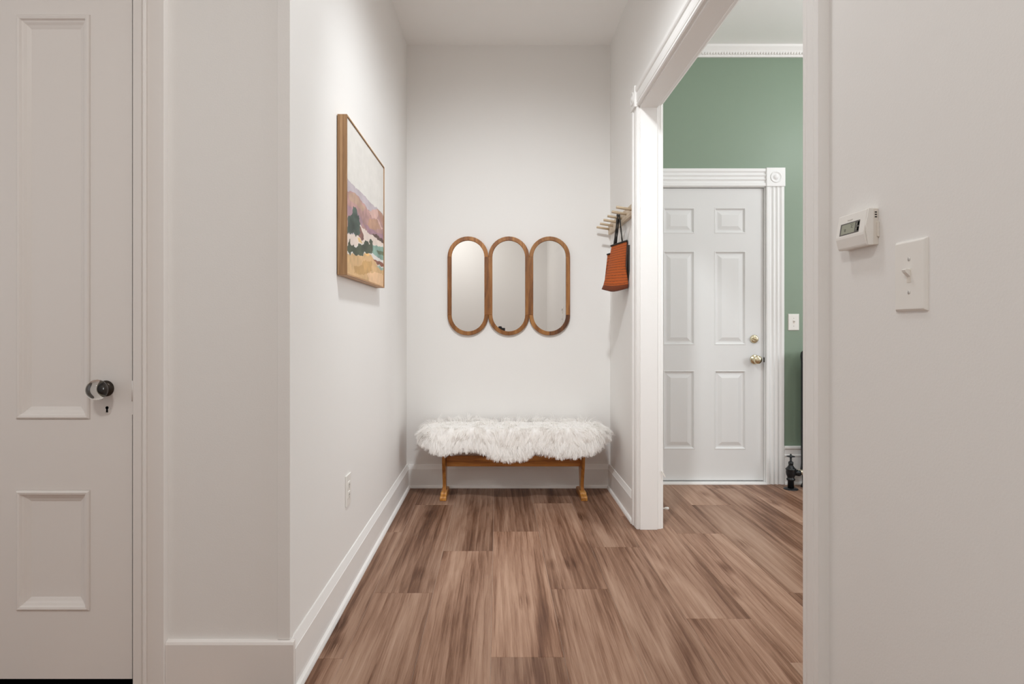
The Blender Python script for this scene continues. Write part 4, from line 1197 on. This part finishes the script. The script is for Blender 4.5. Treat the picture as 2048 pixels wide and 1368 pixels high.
# ------------------------------------------------------------------ doorstop and latch catch
ds = thing('doorstop', 'small white spring doorstop low beside the cased opening', 'doorstop', (XG + 0.02, 3.36, 0.06))
xs0 = XG + t_ + 0.018
MB().lathe([(0.012, 0), (0.012, 0.003), (0.006, 0.006)], (xs0, 3.36, 0.06), 'X', 16).build('base', M['plastic'], ds)
MB().lathe([(0.0042, 0.004), (0.0042, 0.068), (0.0078, 0.070), (0.0082, 0.085), (0.006, 0.090)], (xs0, 3.36, 0.06), 'X', 16).build('rod', M['plastic'], ds)
hk = thing('latch_catch', 'tiny white catch low on the jamb of the opening', 'latch', (0.877, 3.19, 0.29))
MB().extrude([(0.872, 0.306), (0.878, 0.308), (0.894, 0.279), (0.892, 0.274), (0.886, 0.279)], (0, 3.188, 0), (0, 3.194, 0), (1, 0, 0), (0, 0, 1)).build('catch_arm', M['plastic'], hk, bev=0.001)
MB().box(0.872, 0.886, 3.192, 3.197, 0.306, 0.309).build('catch_pin', M['steel'], hk)

# ------------------------------------------------------------------ hall lamp holder, pendant added for the fill bulb (above the frame) and the photographer's camera (seen in the mirror)
for nm, (lx, ly, lz), hz, lab in (('ceiling_lamp', (0.10, 1.72, ZC), 0.10, 'small ceiling lamp holder over the hall entrance'), ('fill_pendant', (2.55, 3.0, ZCG), 0.32, 'pendant added to hold the green room fill bulb')):
    lp = thing(nm, lab, 'lamp', (lx, ly, lz))
    MB().lathe([(0.002, -0.03), (0.055, -0.028), (0.065, -0.012), (0.065, 0.0)], (lx, ly, lz), 'Z', 28).build('canopy', M['shade'], lp)
    MB().lathe([(0.018, -hz), (0.02, -hz + 0.03), (0.006, -hz + 0.04), (0.006, -0.02)], (lx, ly, lz), 'Z', 16).build('socket', M['shade'], lp)

pc_ = thing('tripod_camera', 'black camera on its tripod reflected in the middle mirror', 'camera', (0.035, -0.09, 0))
bx = 0.035
MB().box(bx - 0.068, bx + 0.068, -0.125, -0.075, 0.985, 1.072).build('camera_body', M['black_body'], pc_, bev=0.006)
MB().extrude([(-0.03, 0), (0.03, 0), (0.018, 0.022), (-0.018, 0.022)], (bx, -0.125, 1.072), (bx, -0.080, 1.072), (1, 0, 0), (0, 0, 1)).build('viewfinder', M['black_body'], pc_, bev=0.003)
MB().lathe([(0.032, 0), (0.034, 0.03), (0.036, 0.055), (0.033, 0.057)], (bx, -0.075, 1.025), 'Y', 28).build('lens', M['black_body'], pc_)
MB().lathe([(0.03, 0.90), (0.035, 0.93), (0.02, 0.95), (0.028, 0.985)], (bx, -0.1, 0), 'Z', 20).build('tripod_head', M['black_body'], pc_)
MB().lathe([(0.014, 0.55), (0.014, 0.90)], (bx, -0.1, 0), 'Z', 14).build('tripod_column', M['black_body'], pc_)
for a in (90, 210, 330):
    c_, s_ = math.cos(math.radians(a)), math.sin(math.radians(a))
    MB().tube([(bx + 0.03 * c_, -0.1 + 0.03 * s_, 0.88), (bx + 0.38 * c_, -0.1 + 0.38 * s_, 0.006)], [0.014, 0.009], 10).build('tripod_leg', M['black_body'], pc_)
